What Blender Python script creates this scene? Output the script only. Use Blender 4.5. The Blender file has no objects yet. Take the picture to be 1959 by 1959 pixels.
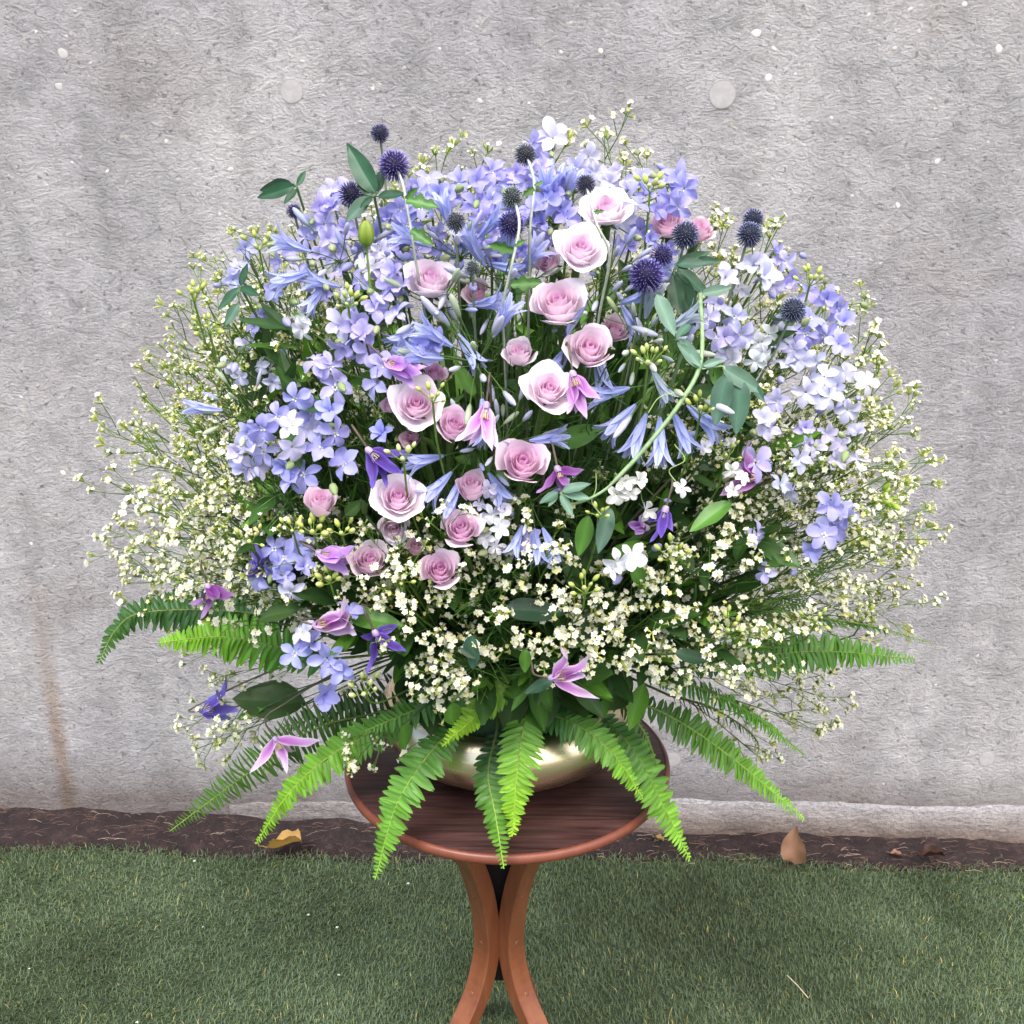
import bpy, math, random
import numpy as np
from mathutils import Vector, Matrix, noise
R = math.radians
rnd = random.Random(7)
scene = bpy.context.scene
COL = scene.collection

# ------------------------------------------------------------------ camera
CAM = Vector((0.0, -1.2, 1.4)); PITCH = R(19.0); FPX = 2009.0; HALF = 979.5
cd = bpy.data.cameras.new('camera'); cam = bpy.data.objects.new('camera', cd); COL.objects.link(cam)
cam.location = CAM; cam.rotation_euler = (math.pi/2 - PITCH, 0, 0)
cd.sensor_width = 36.0; cd.lens = FPX/1959.0*36.0; cd.clip_start = 0.05; cd.clip_end = 500
scene.camera = cam

# ------------------------------------------------------------------ world, sun, exposure
SUN_EL, SUN_AZ = R(57), R(-36)          # azimuth measured from -Y (behind the camera) towards -X
world = bpy.data.worlds.new('World'); scene.world = world; world.use_nodes = True
wn = world.node_tree.nodes; wl = world.node_tree.links
bg = wn['Background']; sky = wn.new('ShaderNodeTexSky'); sky.sky_type = 'NISHITA'; sky.sun_disc = False
sky.sun_elevation = SUN_EL; sky.sun_rotation = math.pi + SUN_AZ
sky.air_density = 1.0; sky.dust_density = 4.0; sky.ozone_density = 0.6
wl.new(sky.outputs[0], bg.inputs[0]); bg.inputs[1].default_value = 0.13
sd = bpy.data.lights.new('sun', 'SUN'); sd.energy = 1.5; sd.angle = R(20); sd.color = (1.0, 0.965, 0.92)
sun = bpy.data.objects.new('sun', sd); COL.objects.link(sun)
sdir = Vector((math.sin(SUN_AZ)*math.cos(SUN_EL), -math.cos(SUN_AZ)*math.cos(SUN_EL), math.sin(SUN_EL)))
sun.rotation_euler = sdir.to_track_quat('Z', 'Y').to_euler()
scene.view_settings.view_transform = 'Standard'; scene.view_settings.look = 'None'
scene.view_settings.gamma = 1.0; scene.view_settings.use_curve_mapping = False
scene.view_settings.exposure = 1.38

# ------------------------------------------------------------------ projection helpers (photo pixel -> place on the bouquet)
FWD = Vector((0, math.cos(PITCH), -math.sin(PITCH))); UPV = Vector((0, math.sin(PITCH), math.cos(PITCH)))
def ray(px, py): return FWD*FPX + Vector((1, 0, 0))*(px-HALF) - UPV*(py-HALF)
def at(px, py, y):
    d = ray(px, py); return CAM + d*((y-CAM.y)/d.y)
EC = Vector((0.0, 0.02, 1.08)); ER = Vector((0.50, 0.28, 0.37))
def surf(px, py, off=0.0):
    y = -0.1
    for _ in range(6):
        p = at(px, py, y)
        r = math.hypot((p.x-EC.x)/ER.x, (p.z-EC.z)/ER.z)
        y = EC.y - ER.y*math.sqrt(max(0.0, 1-r**2.6))
    return at(px, py, y+off)
def surf2(base, px, py, off=0.0, lim=0.022):
    t = surf(px, py, off); return at(px, py, base.y+max(-lim, min(lim, t.y-base.y)))
def nrm(p):
    v = Vector(((p.x-EC.x)/ER.x**2, (p.y-EC.y)/ER.y**2, (p.z-EC.z)/ER.z**2)); return v.normalized()
def ppm(p): return (p-CAM).dot(FWD)/FPX          # metres per photo pixel at p
def tocam(p): return (CAM-p).normalized()
Z = Vector((0, 0, 1))
def frame(z, yh=None, roll=0.0):
    z = z.normalized(); yh = yh or Vector((0.13, 0.21, 0.97))
    x = yh.cross(z)
    if x.length < 1e-4: x = Vector((1, 0, 0)).cross(z)
    x.normalize(); y = z.cross(x)
    m = Matrix((x, y, z)).transposed()
    if roll: m = m @ Matrix.Rotation(roll, 3, 'Z')
    return m
def T4(p, m3=None, s=1.0):
    m = (m3 or Matrix.Identity(3)).to_4x4()
    if not isinstance(s, (int, float)): m = m @ Matrix.Diagonal((s[0], s[1], s[2], 1))
    else: m = m @ Matrix.Scale(s, 4)
    m.translation = p; return m
def jit(a): return Vector((rnd.uniform(-a, a), rnd.uniform(-a, a), rnd.uniform(-a, a)))
def lerp(a, b, t): return a+(b-a)*t
def mixc(a, b, t): return tuple(a[i]+(b[i]-a[i])*t for i in range(3))

# ------------------------------------------------------------------ mesh builder and object helpers
class MB:
    def __init__(s): s.v = []; s.f = []; s.c = []
    def grid(s, pts, nu, nv, cols):
        o = len(s.v); s.v += pts; s.c += cols
        for i in range(nv-1):
            for j in range(nu-1):
                a = o+i*nu+j; s.f.append((a, a+1, a+nu+1, a+nu))
    def tube(s, pts, rad, col, n=5, cap=False):
        pts = [Vector(p) for p in pts]
        rs = rad if isinstance(rad, (list, tuple)) else [rad]*len(pts)
        cs = col if isinstance(col, list) else [col]*len(pts)
        o = len(s.v); u = None
        for i, p in enumerate(pts):
            t = (pts[min(i+1, len(pts)-1)]-pts[max(i-1, 0)])
            t = t.normalized() if t.length > 1e-9 else Z
            u = (u - t*u.dot(t)) if u is not None else t.orthogonal()
            if u.length < 1e-6: u = t.orthogonal()
            u.normalize(); w = t.cross(u)
            for k in range(n):
                a = 2*math.pi*k/n; s.v.append(p+(u*math.cos(a)+w*math.sin(a))*rs[i]); s.c.append(cs[i])
        for i in range(len(pts)-1):
            for k in range(n):
                s.f.append((o+i*n+k, o+i*n+(k+1) % n, o+(i+1)*n+(k+1) % n, o+(i+1)*n+k))
        if cap: s.f.append(tuple(o+(len(pts)-1)*n+k for k in range(n)))
    def lathe(s, prof, col, n=12, M=None):
        o = len(s.v); cs = col if isinstance(col, list) else [col]*len(prof)
        for i, (r, z) in enumerate(prof):
            for k in range(n):
                a = 2*math.pi*k/n; p = Vector((r*math.cos(a), r*math.sin(a), z))
                s.v.append(M @ p if M else p); s.c.append(cs[i])
        for i in range(len(prof)-1):
            for k in range(n):
                s.f.append((o+i*n+k, o+i*n+(k+1) % n, o+(i+1)*n+(k+1) % n, o+(i+1)*n+k))
    def add(s, other, M, tint=None):
        o = len(s.v); s.v += [M @ Vector(p) for p in other.v]
        s.c += other.c if tint is None else [tuple(c[i]*tint[i] for i in range(3)) for c in other.c]
        s.f += [tuple(i+o for i in f) for f in other.f]
    def mesh(s, name, mat, smooth=True):
        me = bpy.data.meshes.new(name); me.from_pydata([tuple(p) for p in s.v], [], s.f)
        a = me.attributes.new('col', 'FLOAT_COLOR', 'POINT')
        a.data.foreach_set('color', np.array([(c[0], c[1], c[2], 1) for c in s.c], dtype=np.float32).ravel())
        if smooth: me.shade_smooth()
        me.materials.append(mat); me.update(); return me
def obj(name, data, parent=None, M=None, color=None):
    o = bpy.data.objects.new(name, data); COL.objects.link(o)
    if parent is not None: o.parent = parent
    if M is not None: o.matrix_basis = M
    if color is not None: o.color = (color[0], color[1], color[2], 1)
    return o
def tag(o, label, cat, group=None, kind=None):
    if label: o['label'] = label
    if cat: o['category'] = cat
    if group: o['group'] = group
    if kind: o['kind'] = kind
    return o
def thing(name, loc, label, cat, group=None):
    o = bpy.data.objects.new(name, None); COL.objects.link(o); o.location = loc
    o.empty_display_size = 0.02; return tag(o, label, cat, group)
def rel(root, M): return Matrix.Translation(-Vector(root.location)) @ M
def bez(p0, p1, p2, p3, n):
    out = []
    for i in range(n+1):
        t = i/n; a = 1-t; out.append(p0*a**3+p1*(3*a*a*t)+p2*(3*a*t*t)+p3*t**3)
    return out
def catmull(P, n):
    P = [P[0]*2-P[1]]+list(P)+[P[-1]*2-P[-2]]; out = []
    for i in range(1, len(P)-2):
        for k in range(n):
            t = k/n; a, b, c, d = P[i-1], P[i], P[i+1], P[i+2]
            out.append((b*2+(c-a)*t+(a*2-b*5+c*4-d)*t*t+(b*3-a-c*3+d)*t**3)*0.5)
    out.append(P[-2]); return out

# ------------------------------------------------------------------ materials
def new_mat(name):
    m = bpy.data.materials.new(name); m.use_nodes = True; nt = m.node_tree
    return m, nt.nodes, nt.links, nt.nodes['Principled BSDF'], nt.nodes['Material Output']
def attr_mat(name, transl=0.0, rough=0.5, spec=0.3, nscale=120.0, namt=0.12, vary=0.10, tcol=None):
    m, N, L, bs, out = new_mat(name)
    at_ = N.new('ShaderNodeAttribute'); at_.attribute_name = 'col'
    oi = N.new('ShaderNodeObjectInfo')
    mu = N.new('ShaderNodeMix'); mu.data_type = 'RGBA'; mu.blend_type = 'MULTIPLY'; mu.inputs[0].default_value = 1
    L.new(at_.outputs['Color'], mu.inputs[6]); L.new(oi.outputs['Color'], mu.inputs[7])
    tc = N.new('ShaderNodeTexCoord'); nz = N.new('ShaderNodeTexNoise'); nz.inputs['Scale'].default_value = nscale
    nz.inputs['Detail'].default_value = 3
    L.new(tc.outputs['Object'], nz.inputs['Vector'])
    mr = N.new('ShaderNodeMapRange'); mr.inputs[1].default_value = 0.3; mr.inputs[2].default_value = 0.7
    mr.inputs[3].default_value = 1-namt; mr.inputs[4].default_value = 1+namt
    L.new(nz.outputs['Fac'], mr.inputs[0])
    mr2 = N.new('ShaderNodeMapRange'); mr2.inputs[3].default_value = 1-vary; mr2.inputs[4].default_value = 1+vary
    L.new(oi.outputs['Random'], mr2.inputs[0])
    mm = N.new('ShaderNodeMath'); mm.operation = 'MULTIPLY'; L.new(mr.outputs[0], mm.inputs[0]); L.new(mr2.outputs[0], mm.inputs[1])
    vm = N.new('ShaderNodeVectorMath'); vm.operation = 'SCALE'; L.new(mu.outputs[2], vm.inputs[0]); L.new(mm.outputs[0], vm.inputs['Scale'])
    L.new(vm.outputs[0], bs.inputs['Base Color'])
    bs.inputs['Roughness'].default_value = rough; bs.inputs['Specular IOR Level'].default_value = spec
    if transl > 0:
        tr = N.new('ShaderNodeBsdfTranslucent'); ms = N.new('ShaderNodeMixShader'); ms.inputs[0].default_value = transl
        if tcol:
            m2 = N.new('ShaderNodeMix'); m2.data_type = 'RGBA'; m2.blend_type = 'MULTIPLY'; m2.inputs[0].default_value = 1
            m2.inputs[7].default_value = (*tcol, 1); L.new(vm.outputs[0], m2.inputs[6]); L.new(m2.outputs[2], tr.inputs[0])
        else: L.new(vm.outputs[0], tr.inputs[0])
        L.new(bs.outputs[0], ms.inputs[1]); L.new(tr.outputs[0], ms.inputs[2]); L.new(ms.outputs[0], out.inputs[0])
    return m
M_PETAL = attr_mat('petal', 0.30, 0.55, 0.2, 260, 0.05, 0.05)
M_LEAF = attr_mat('leaf', 0.22, 0.42, 0.35, 90, 0.18, 0.18, (1.5, 1.5, 0.5))
M_STEM = attr_mat('stem', 0.0, 0.5, 0.3, 150, 0.2, 0.15)
M_SPIKE = attr_mat('spike', 0.0, 0.6, 0.2, 300, 0.1, 0.1)

def ramp(N, L, src, stops):
    r = N.new('ShaderNodeValToRGB'); e = r.color_ramp.elements
    while len(e) < len(stops): e.new(0.5)
    for el, (p, c) in zip(e, stops):
        el.position = p; el.color = (*c, 1) if isinstance(c, tuple) else (c, c, c, 1)
    L.new(src, r.inputs[0]); return r
def noise_node(N, L, vec, scale, detail=4, rough=0.55, dist=0.0):
    n = N.new('ShaderNodeTexNoise'); n.inputs['Scale'].default_value = scale; n.inputs['Detail'].default_value = detail
    n.inputs['Roughness'].default_value = rough; n.inputs['Distortion'].default_value = dist
    L.new(vec, n.inputs['Vector']); return n
def mixn(N, L, fac, a, b, mode='MIX'):
    m = N.new('ShaderNodeMix'); m.data_type = 'RGBA'; m.blend_type = mode
    for sck, v in ((m.inputs[0], fac), (m.inputs[6], a), (m.inputs[7], b)):
        if isinstance(v, (int, float)): sck.default_value = v
        elif isinstance(v, tuple): sck.default_value = (*v, 1)
        else: L.new(v, sck)
    return m.outputs[2]
def mapping(N, L, vec, scale, loc=(0, 0, 0), rot=(0, 0, 0)):
    mp = N.new('ShaderNodeMapping'); mp.inputs['Scale'].default_value = scale; mp.inputs['Location'].default_value = loc
    mp.inputs['Rotation'].default_value = rot; L.new(vec, mp.inputs[0]); return mp.outputs[0]
def mathn(N, L, op, a, b=None, c=None):
    m = N.new('ShaderNodeMath'); m.operation = op
    for i, v in enumerate((a, b, c)):
        if v is None: continue
        if isinstance(v, (int, float)): m.inputs[i].default_value = v
        else: L.new(v, m.inputs[i])
    return m.outputs[0]

# ------------------------------------------------------------------ the setting: wall, soil, turf
WY, WS = 0.74, -0.0422
WROT = Matrix.Rotation(math.atan(WS), 4, 'Z')
def wall_pt(px, py):                      # the point of the wall seen at a photo pixel, in the wall's own axes
    d = ray(px, py); t = (WY + WS*CAM.x - CAM.y)/(d.y - WS*d.x); p = CAM + d*t
    return WROT.inverted() @ (p - Vector((0, WY, 0)))
stain0 = wall_pt(112, 1420)
def wall_material():
    m, N, L, bs, out = new_mat('concrete')
    tc = N.new('ShaderNodeTexCoord'); ob = tc.outputs['Object']
    sx = N.new('ShaderNodeSeparateXYZ'); L.new(ob, sx.inputs[0])
    big = noise_node(N, L, ob, 1.6, 5, 0.6, 0.4); mid = noise_node(N, L, ob, 9, 5, 0.65)
    c = ramp(N, L, big.outputs['Fac'], [(0.30, (0.49, 0.472, 0.492)), (0.5, (0.56, 0.541, 0.556)), (0.68, (0.62, 0.60, 0.605))]).outputs[0]
    mf = ramp(N, L, mid.outputs['Fac'], [(0.32, 0.82), (0.5, 1.03), (0.68, 1.14)]).outputs[0]
    c = mixn(N, L, 1.0, c, mf, 'MULTIPLY')
    # vertical pour streaks
    st = noise_node(N, L, mapping(N, L, ob, (7, 1, 0.5)), 1.0, 4, 0.6)
    c = mixn(N, L, 1.0, c, ramp(N, L, st.outputs['Fac'], [(0.3, 0.86), (0.6, 1.06)]).outputs[0], 'MULTIPLY')
    # warm patches
    wp = noise_node(N, L, mapping(N, L, ob, (1, 1, 1), (3.1, 0, 0.7)), 2.2, 4, 0.6)
    c = mixn(N, L, ramp(N, L, wp.outputs['Fac'], [(0.56, 0.0), (0.72, 0.35)]).outputs[0], c, (0.44, 0.36, 0.30))
    # aggregate: pale chips, dark pits
    wn_ = noise_node(N, L, ob, 70, 3); wv = N.new('ShaderNodeVectorMath'); wv.operation = 'MULTIPLY_ADD'; wv.inputs[1].default_value = (.022, .022, .022)
    L.new(wn_.outputs['Color'], wv.inputs[0]); L.new(ob, wv.inputs[2]); obw = wv.outputs[0]
    vo = N.new('ShaderNodeTexVoronoi'); vo.inputs['Scale'].default_value = 46; L.new(obw, vo.inputs['Vector'])
    rr = N.new('ShaderNodeSeparateColor'); L.new(vo.outputs['Color'], rr.inputs[0])
    thr = mathn(N, L, 'MULTIPLY', mathn(N, L, 'POWER', rr.outputs[0], 6.0), 0.33)
    chip = mathn(N, L, 'LESS_THAN', vo.outputs['Distance'], thr)
    c = mixn(N, L, mathn(N, L, 'MULTIPLY', chip, 0.55), c, (0.72, 0.68, 0.62))
    v2 = N.new('ShaderNodeTexVoronoi'); v2.inputs['Scale'].default_value = 95; L.new(obw, v2.inputs['Vector'])
    r2 = N.new('ShaderNodeSeparateColor'); L.new(v2.outputs['Color'], r2.inputs[0])
    pit = mathn(N, L, 'LESS_THAN', v2.outputs['Distance'], mathn(N, L, 'MULTIPLY', mathn(N, L, 'POWER', r2.outputs[1], 6.0), 0.36))
    c = mixn(N, L, mathn(N, L, 'MULTIPLY', pit, 0.55), c, (0.19, 0.18, 0.19))
    # rust run down the left
    wob = noise_node(N, L, mapping(N, L, ob, (1, 1, 4)), 2.0, 3)
    dx = mathn(N, L, 'ABSOLUTE', mathn(N, L, 'SUBTRACT', sx.outputs[0], mathn(N, L, 'ADD', mathn(N, L, 'MULTIPLY', wob.outputs['Fac'], 0.03), stain0.x-0.015)))
    band = N.new('ShaderNodeMapRange'); band.inputs[1].default_value = 0.004; band.inputs[2].default_value = 0.026
    band.inputs[3].default_value = 1; band.inputs[4].default_value = 0; L.new(dx, band.inputs[0])
    hz = N.new('ShaderNodeMapRange'); hz.inputs[1].default_value = 0.62; hz.inputs[2].default_value = 0.2
    hz.inputs[3].default_value = 0; hz.inputs[4].default_value = 1; L.new(sx.outputs[2], hz.inputs[0])
    sf = mathn(N, L, 'MULTIPLY', mathn(N, L, 'MULTIPLY', band.outputs[0], hz.outputs[0]), mathn(N, L, 'MULTIPLY', mid.outputs['Fac'], 1.15))
    c = mixn(N, L, sf, c, (0.33, 0.20, 0.10))
    # splashed soil along the foot
    dn = noise_node(N, L, ob, 12, 4)
    dh = N.new('ShaderNodeMapRange'); dh.inputs[1].default_value = 0.02; dh.inputs[2].default_value = 0.15
    dh.inputs[3].default_value = 0.95; dh.inputs[4].default_value = 0
    L.new(mathn(N, L, 'SUBTRACT', sx.outputs[2], mathn(N, L, 'MULTIPLY', dn.outputs['Fac'], 0.06)), dh.inputs[0])
    c = mixn(N, L, mathn(N, L, 'MULTIPLY', dh.outputs[0], 0.75), c, (0.17, 0.13, 0.105))
    L.new(c, bs.inputs['Base Color']); bs.inputs['Roughness'].default_value = 0.9; bs.inputs['Specular IOR Level'].default_value = 0.2
    # relief: horizontal ripples, grain, pits
    rp = noise_node(N, L, mapping(N, L, ob, (50, 50, 92)), 1.0, 8, 0.80, 0.7)
    gr = noise_node(N, L, mapping(N, L, ob, (1, 1, 1.5)), 150, 6, 0.75, 0.6)
    c = mixn(N, L, 1.0, c, ramp(N, L, gr.outputs['Fac'], [(0.34, 0.70), (0.46, 1.03), (0.66, 1.16)]).outputs[0], 'MULTIPLY'); L.new(c, bs.inputs['Base Color'])
    lump = noise_node(N, L, mapping(N, L, ob, (1, 1, 1.3)), 26, 5, 0.7, 1.2)
    c = mixn(N, L, 1.0, c, ramp(N, L, lump.outputs['Fac'], [(0.36, 0.86), (0.5, 1.03), (0.62, 1.10)]).outputs[0], 'MULTIPLY'); L.new(c, bs.inputs['Base Color'])
    h = mathn(N, L, 'ADD', mathn(N, L, 'MULTIPLY', rp.outputs['Fac'], 0.62), mathn(N, L, 'MULTIPLY', gr.outputs['Fac'], 0.95))
    h = mathn(N, L, 'SUBTRACT', h, mathn(N, L, 'MULTIPLY', pit, 0.6)); h = mathn(N, L, 'ADD', h, mathn(N, L, 'MULTIPLY', lump.outputs['Fac'], 1.3))
    bp = N.new('ShaderNodeBump'); bp.inputs['Strength'].default_value = 1.0; bp.inputs['Distance'].default_value = 0.013
    L.new(h, bp.inputs['Height']); L.new(bp.outputs[0], bs.inputs['Normal'])
    return m
M_CONC = wall_material()
def box(mb, x0, x1, y0, y1, z0, z1, col=(1, 1, 1)):
    o = len(mb.v); mb.v += [Vector(p) for p in ((x0, y0, z0), (x1, y0, z0), (x1, y1, z0), (x0, y1, z0), (x0, y0, z1), (x1, y0, z1), (x1, y1, z1), (x0, y1, z1))]
    mb.c += [col]*8
    mb.f += [tuple(o+i for i in f) for f in ((0, 3, 2, 1), (4, 5, 6, 7), (0, 1, 5, 4), (1, 2, 6, 5), (2, 3, 7, 6), (3, 0, 4, 7))]
wb = MB(); box(wb, -7, 7, 0, 0.25, -0.3, 3.4)
wall = obj('concrete_wall', wb.mesh('concrete_wall', M_CONC, False), None, Matrix.Translation((0, WY, 0)) @ WROT)
tag(wall, 'rough grey concrete wall with a rust run, standing behind the flowers', 'wall')
# form tie plugs: shallow recessed looking discs, each slightly proud with a sunk ring
def tie_plug(px, py, r):
    p = wall_pt(px, py); mb = MB()
    prof = [(r*1.04, 0.0002), (r*1.03, -0.0006), (r*0.985, -0.0006), (r*0.975, 0.0002), (r*0.96, -0.0005), (r*0.5, -0.0008), (0.0005, -0.0008)]
    mb.lathe([(a, b) for a, b in prof], (1, 1, 1), 28, Matrix.Rotation(R(-90), 4, 'X') @ Matrix.Diagonal((1, 1, -1, 1)) if False else Matrix(((1, 0, 0, 0), (0, 0, 1, 0), (0, 1, 0, 0), (0, 0, 0, 1))))
    obj('tie_hole_plug', mb.mesh('tie_hole_plug', M_PLUG, False), wall, Matrix.Translation((p.x, -0.0003, p.z)))
def plug_material():
    m, N, L, bs, out = new_mat('plug_mortar'); tc = N.new('ShaderNodeTexCoord')
    n = noise_node(N, L, tc.outputs['Object'], 60, 5, 0.6)
    L.new(ramp(N, L, n.outputs['Fac'], [(0.3, (0.34, 0.325, 0.325)), (0.7, (0.44, 0.42, 0.415))]).outputs[0], bs.inputs['Base Color'])
    bs.inputs['Roughness'].default_value = 0.9
    bp = N.new('ShaderNodeBump'); bp.inputs['Strength'].default_value = 0.35; bp.inputs['Distance'].default_value = 0.003
    L.new(n.outputs['Fac'], bp.inputs['Height']); L.new(bp.outputs[0], bs.inputs['Normal']); return m
M_PLUG = plug_material()
for a in ((558, 174, 0.0195), (1382, 180, 0.0225), (1287, 1453, 0.016), (1888, 1452, 0.016)): tie_plug(*a)
# pale stone chips that stand a little proud of the wall
def chip_material():
    m, N, L, bs, out = new_mat('stone_chip'); oi = N.new('ShaderNodeObjectInfo')
    L.new(ramp(N, L, oi.outputs['Random'], [(0.0, (0.46, 0.44, 0.42)), (0.6, (0.56, 0.54, 0.52)), (0.85, (0.72, 0.70, 0.66)), (1.0, (0.56, 0.43, 0.33))]).outputs[0], bs.inputs['Base Color'])
    bs.inputs['Roughness'].default_value = 0.7; return m
M_CHIP = chip_material()
chip_meshes = []
for k in range(6):
    mb = MB(); n = 7; rr = [rnd.uniform(0.55, 1.0) for _ in range(n)]
    for lev, (s, y) in enumerate(((1.0, 0.3), (0.85, -0.15), (0.4, -0.25))):
        for i in range(n):
            a = 2*math.pi*i/n; mb.v.append(Vector((math.cos(a)*rr[i]*s, y, math.sin(a)*rr[i]*s))); mb.c.append((1, 1, 1))
    for lev in range(2):
        for i in range(n): mb.f.append((lev*n+i, lev*n+(i+1) % n, (lev+1)*n+(i+1) % n, (lev+1)*n+i))
    mb.f.append(tuple(2*n+i for i in range(n)))
    chip_meshes.append(mb.mesh('stone_chip', M_CHIP))
chips = [(119, 103, 13), (112, 165, 11), (441, 324, 8), (1446, 64, 10), (1480, 92, 8), (1470, 148, 9), (1911, 95, 11), (1712, 92, 5), (1150, 98, 7), (577, 117, 6), (713, 170, 6),
         (918, 193, 8), (1718, 393, 7), (1793, 308, 7), (955, 275, 10), (69, 61, 5), (127, 70, 5), (1845, 9, 7), (1742, 17, 6), (1662, 28, 6), (318, 270, 6), (1757, 60, 6), (1073, 100, 5), (420, 410, 5),
         (1650, 930, 7), (1905, 690, 6), (60, 1040, 6), (120, 905, 7), (40, 760, 5), (1870, 1255, 6), (1790, 1310, 5), (95, 600, 5), (205, 328, 6), (1590, 225, 6), (1690, 1500, 5)]
for _ in range(95): chips.append((rnd.uniform(10, 1950), rnd.choice((rnd.uniform(5, 420), rnd.uniform(5, 1480))), rnd.uniform(1.8, 4.0)))
for (px, py, r) in chips:
    p = wall_pt(px, py); s = r*1.02*0.00105
    obj('stone_chip', rnd.choice(chip_meshes), wall, T4(Vector((p.x, 0, p.z)), Matrix.Rotation(rnd.uniform(0, 6.3), 3, 'Y'), (s, 0.0022, s*rnd.uniform(0.55, 1.0))))
# mortar footing that swells out along the right part of the foot
def footing_mesh():
    mb = MB(); nx, nr = 420, 9; pts = []; cols = []
    for j in range(nr):
        t = j/(nr-1)
        for i in range(nx):
            x = lerp(-0.62, 3.6, i/(nx-1)); w = min(1, max(0.02, (x+0.62)/0.75))*0.9
            h = 0.074*(0.45+0.55*w) + 0.016*noise.noise(Vector((x*3, 0, 1))) + 0.004*noise.noise(Vector((x*17, 4, 1)))
            d = (0.010+0.006*noise.noise(Vector((x*4.3, 2, 0))))*w + 0.002
            a = t*math.pi*0.5
            bump = 0.007*noise.noise(Vector((x*14, t*3, 5)))+0.004*noise.noise(Vector((x*45, t*5, 5)))
            sm = t*t*(3-2*t); y = -(d*sm+bump*sm)-0.0015; z = h*1.35*(1-t**1.1)
            if t == 0: y = 0.002
            if t == 1: z = -0.03
            pts.append(Vector((x, y, z))); k = min(1, max(0, t*2.6-.25)); cols.append((k, k, k))
    mb.grid(pts, nx, nr, cols); return mb
def footing_material():
    m, N, L, bs, out = new_mat('footing_mortar'); tc = N.new('ShaderNodeTexCoord'); ob = tc.outputs['Object']
    a = noise_node(N, L, ob, 5, 5, 0.6); b = noise_node(N, L, mapping(N, L, ob, (20, 20, 70)), 1.0, 5, 0.65)
    c = ramp(N, L, a.outputs['Fac'], [(0.3, (0.21, 0.18, 0.165)), (0.5, (0.31, 0.28, 0.262)), (0.7, (0.40, 0.36, 0.335))]).outputs[0]
    c = mixn(N, L, 1.0, c, ramp(N, L, b.outputs['Fac'], [(0.3, 0.78), (0.65, 1.08)]).outputs[0], 'MULTIPLY')
    at_ = N.new('ShaderNodeAttribute'); at_.attribute_name = 'col'; c = mixn(N, L, at_.outputs['Fac'], (0.40, 0.385, 0.392), c)
    sx = N.new('ShaderNodeSeparateXYZ'); L.new(ob, sx.inputs[0])
    dm = N.new('ShaderNodeMapRange'); dm.inputs[1].default_value = 0.0; dm.inputs[2].default_value = 0.045; dm.inputs[3].default_value = 0.85; dm.inputs[4].default_value = 0
    L.new(mathn(N, L, 'SUBTRACT', sx.outputs[2], mathn(N, L, 'MULTIPLY', a.outputs['Fac'], 0.025)), dm.inputs[0])
    c = mixn(N, L, dm.outputs[0], c, (0.16, 0.11, 0.085))
    lf = N.new('ShaderNodeMapRange'); lf.inputs[1].default_value = 0.35; lf.inputs[2].default_value = -0.1; lf.inputs[3].default_value = 0; lf.inputs[4].default_value = 0.85
    L.new(sx.outputs[0], lf.inputs[0]); c = mixn(N, L, lf.outputs[0], c, (0.25, 0.225, 0.215))
    L.new(c, bs.inputs['Base Color']); bs.inputs['Roughness'].default_value = 0.9
    bp = N.new('ShaderNodeBump'); bp.inputs['Strength'].default_value = 0.9; bp.inputs['Distance'].default_value = 0.007
    g2 = noise_node(N, L, ob, 120, 6, 0.7); L.new(mathn(N, L, 'ADD', b.outputs['Fac'], g2.outputs['Fac']), bp.inputs['Height'])
    c = mixn(N, L, 1.0, c, ramp(N, L, g2.outputs['Fac'], [(0.33, 0.72), (0.6, 1.12)]).outputs[0], 'MULTIPLY'); L.new(c, bs.inputs['Base Color']); L.new(bp.outputs[0], bs.inputs['Normal']); return m
obj('footing', footing_mesh().mesh('footing', footing_material()), wall, Matrix.Identity(4))

def soil_material():
    m, N, L, bs, out = new_mat('soil'); tc = N.new('ShaderNodeTexCoord'); ob = tc.outputs['Object']
    a = noise_node(N, L, ob, 35, 6, 0.7); b = noise_node(N, L, ob, 160, 4, 0.7)
    c = ramp(N, L, a.outputs['Fac'], [(0.3, (0.012, 0.007, 0.008)), (0.55, (0.036, 0.019, 0.019)), (0.75, (0.095, 0.060, 0.05))]).outputs[0]
    c = mixn(N, L, ramp(N, L, b.outputs['Fac'], [(0.62, 0.0), (0.72, 0.7)]).outputs[0], c, (0.16, 0.10, 0.07))
    L.new(c, bs.inputs['Base Color']); bs.inputs['Roughness'].default_value = 0.95
    bp = N.new('ShaderNodeBump'); bp.inputs['Strength'].default_value = 1.0; bp.inputs['Distance'].default_value = 0.012
    L.new(mathn(N, L, 'ADD', a.outputs['Fac'], b.outputs['Fac']), bp.inputs['Height']); L.new(bp.outputs[0], bs.inputs['Normal']); return m
M_SOIL = soil_material()
mb = MB(); nx, ny = 260, 20; pts = []
for j in range(ny):
    for i in range(nx):
        x = lerp(-3.2, 3.2, i/(nx-1)); v = j/(ny-1); y = WY+WS*x+0.02 - v*0.30
        h = 0.012*noise.noise(Vector((x*9, y*9, 0)))+0.007*noise.noise(Vector((x*30, y*30, 3)))
        left = min(1, max(0, (-0.35-x)/0.5))
        z = 0.012 + h*0.9 + left*0.012*(1-v)**1.2 - max(0, v-0.35)*0.22
        pts.append(Vector((x, y, z)))
mb.grid(pts, nx, ny, [(1, 1, 1)]*len(pts))
tag(obj('soil', mb.mesh('soil', M_SOIL)), None, None, None, 'structure')
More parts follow.
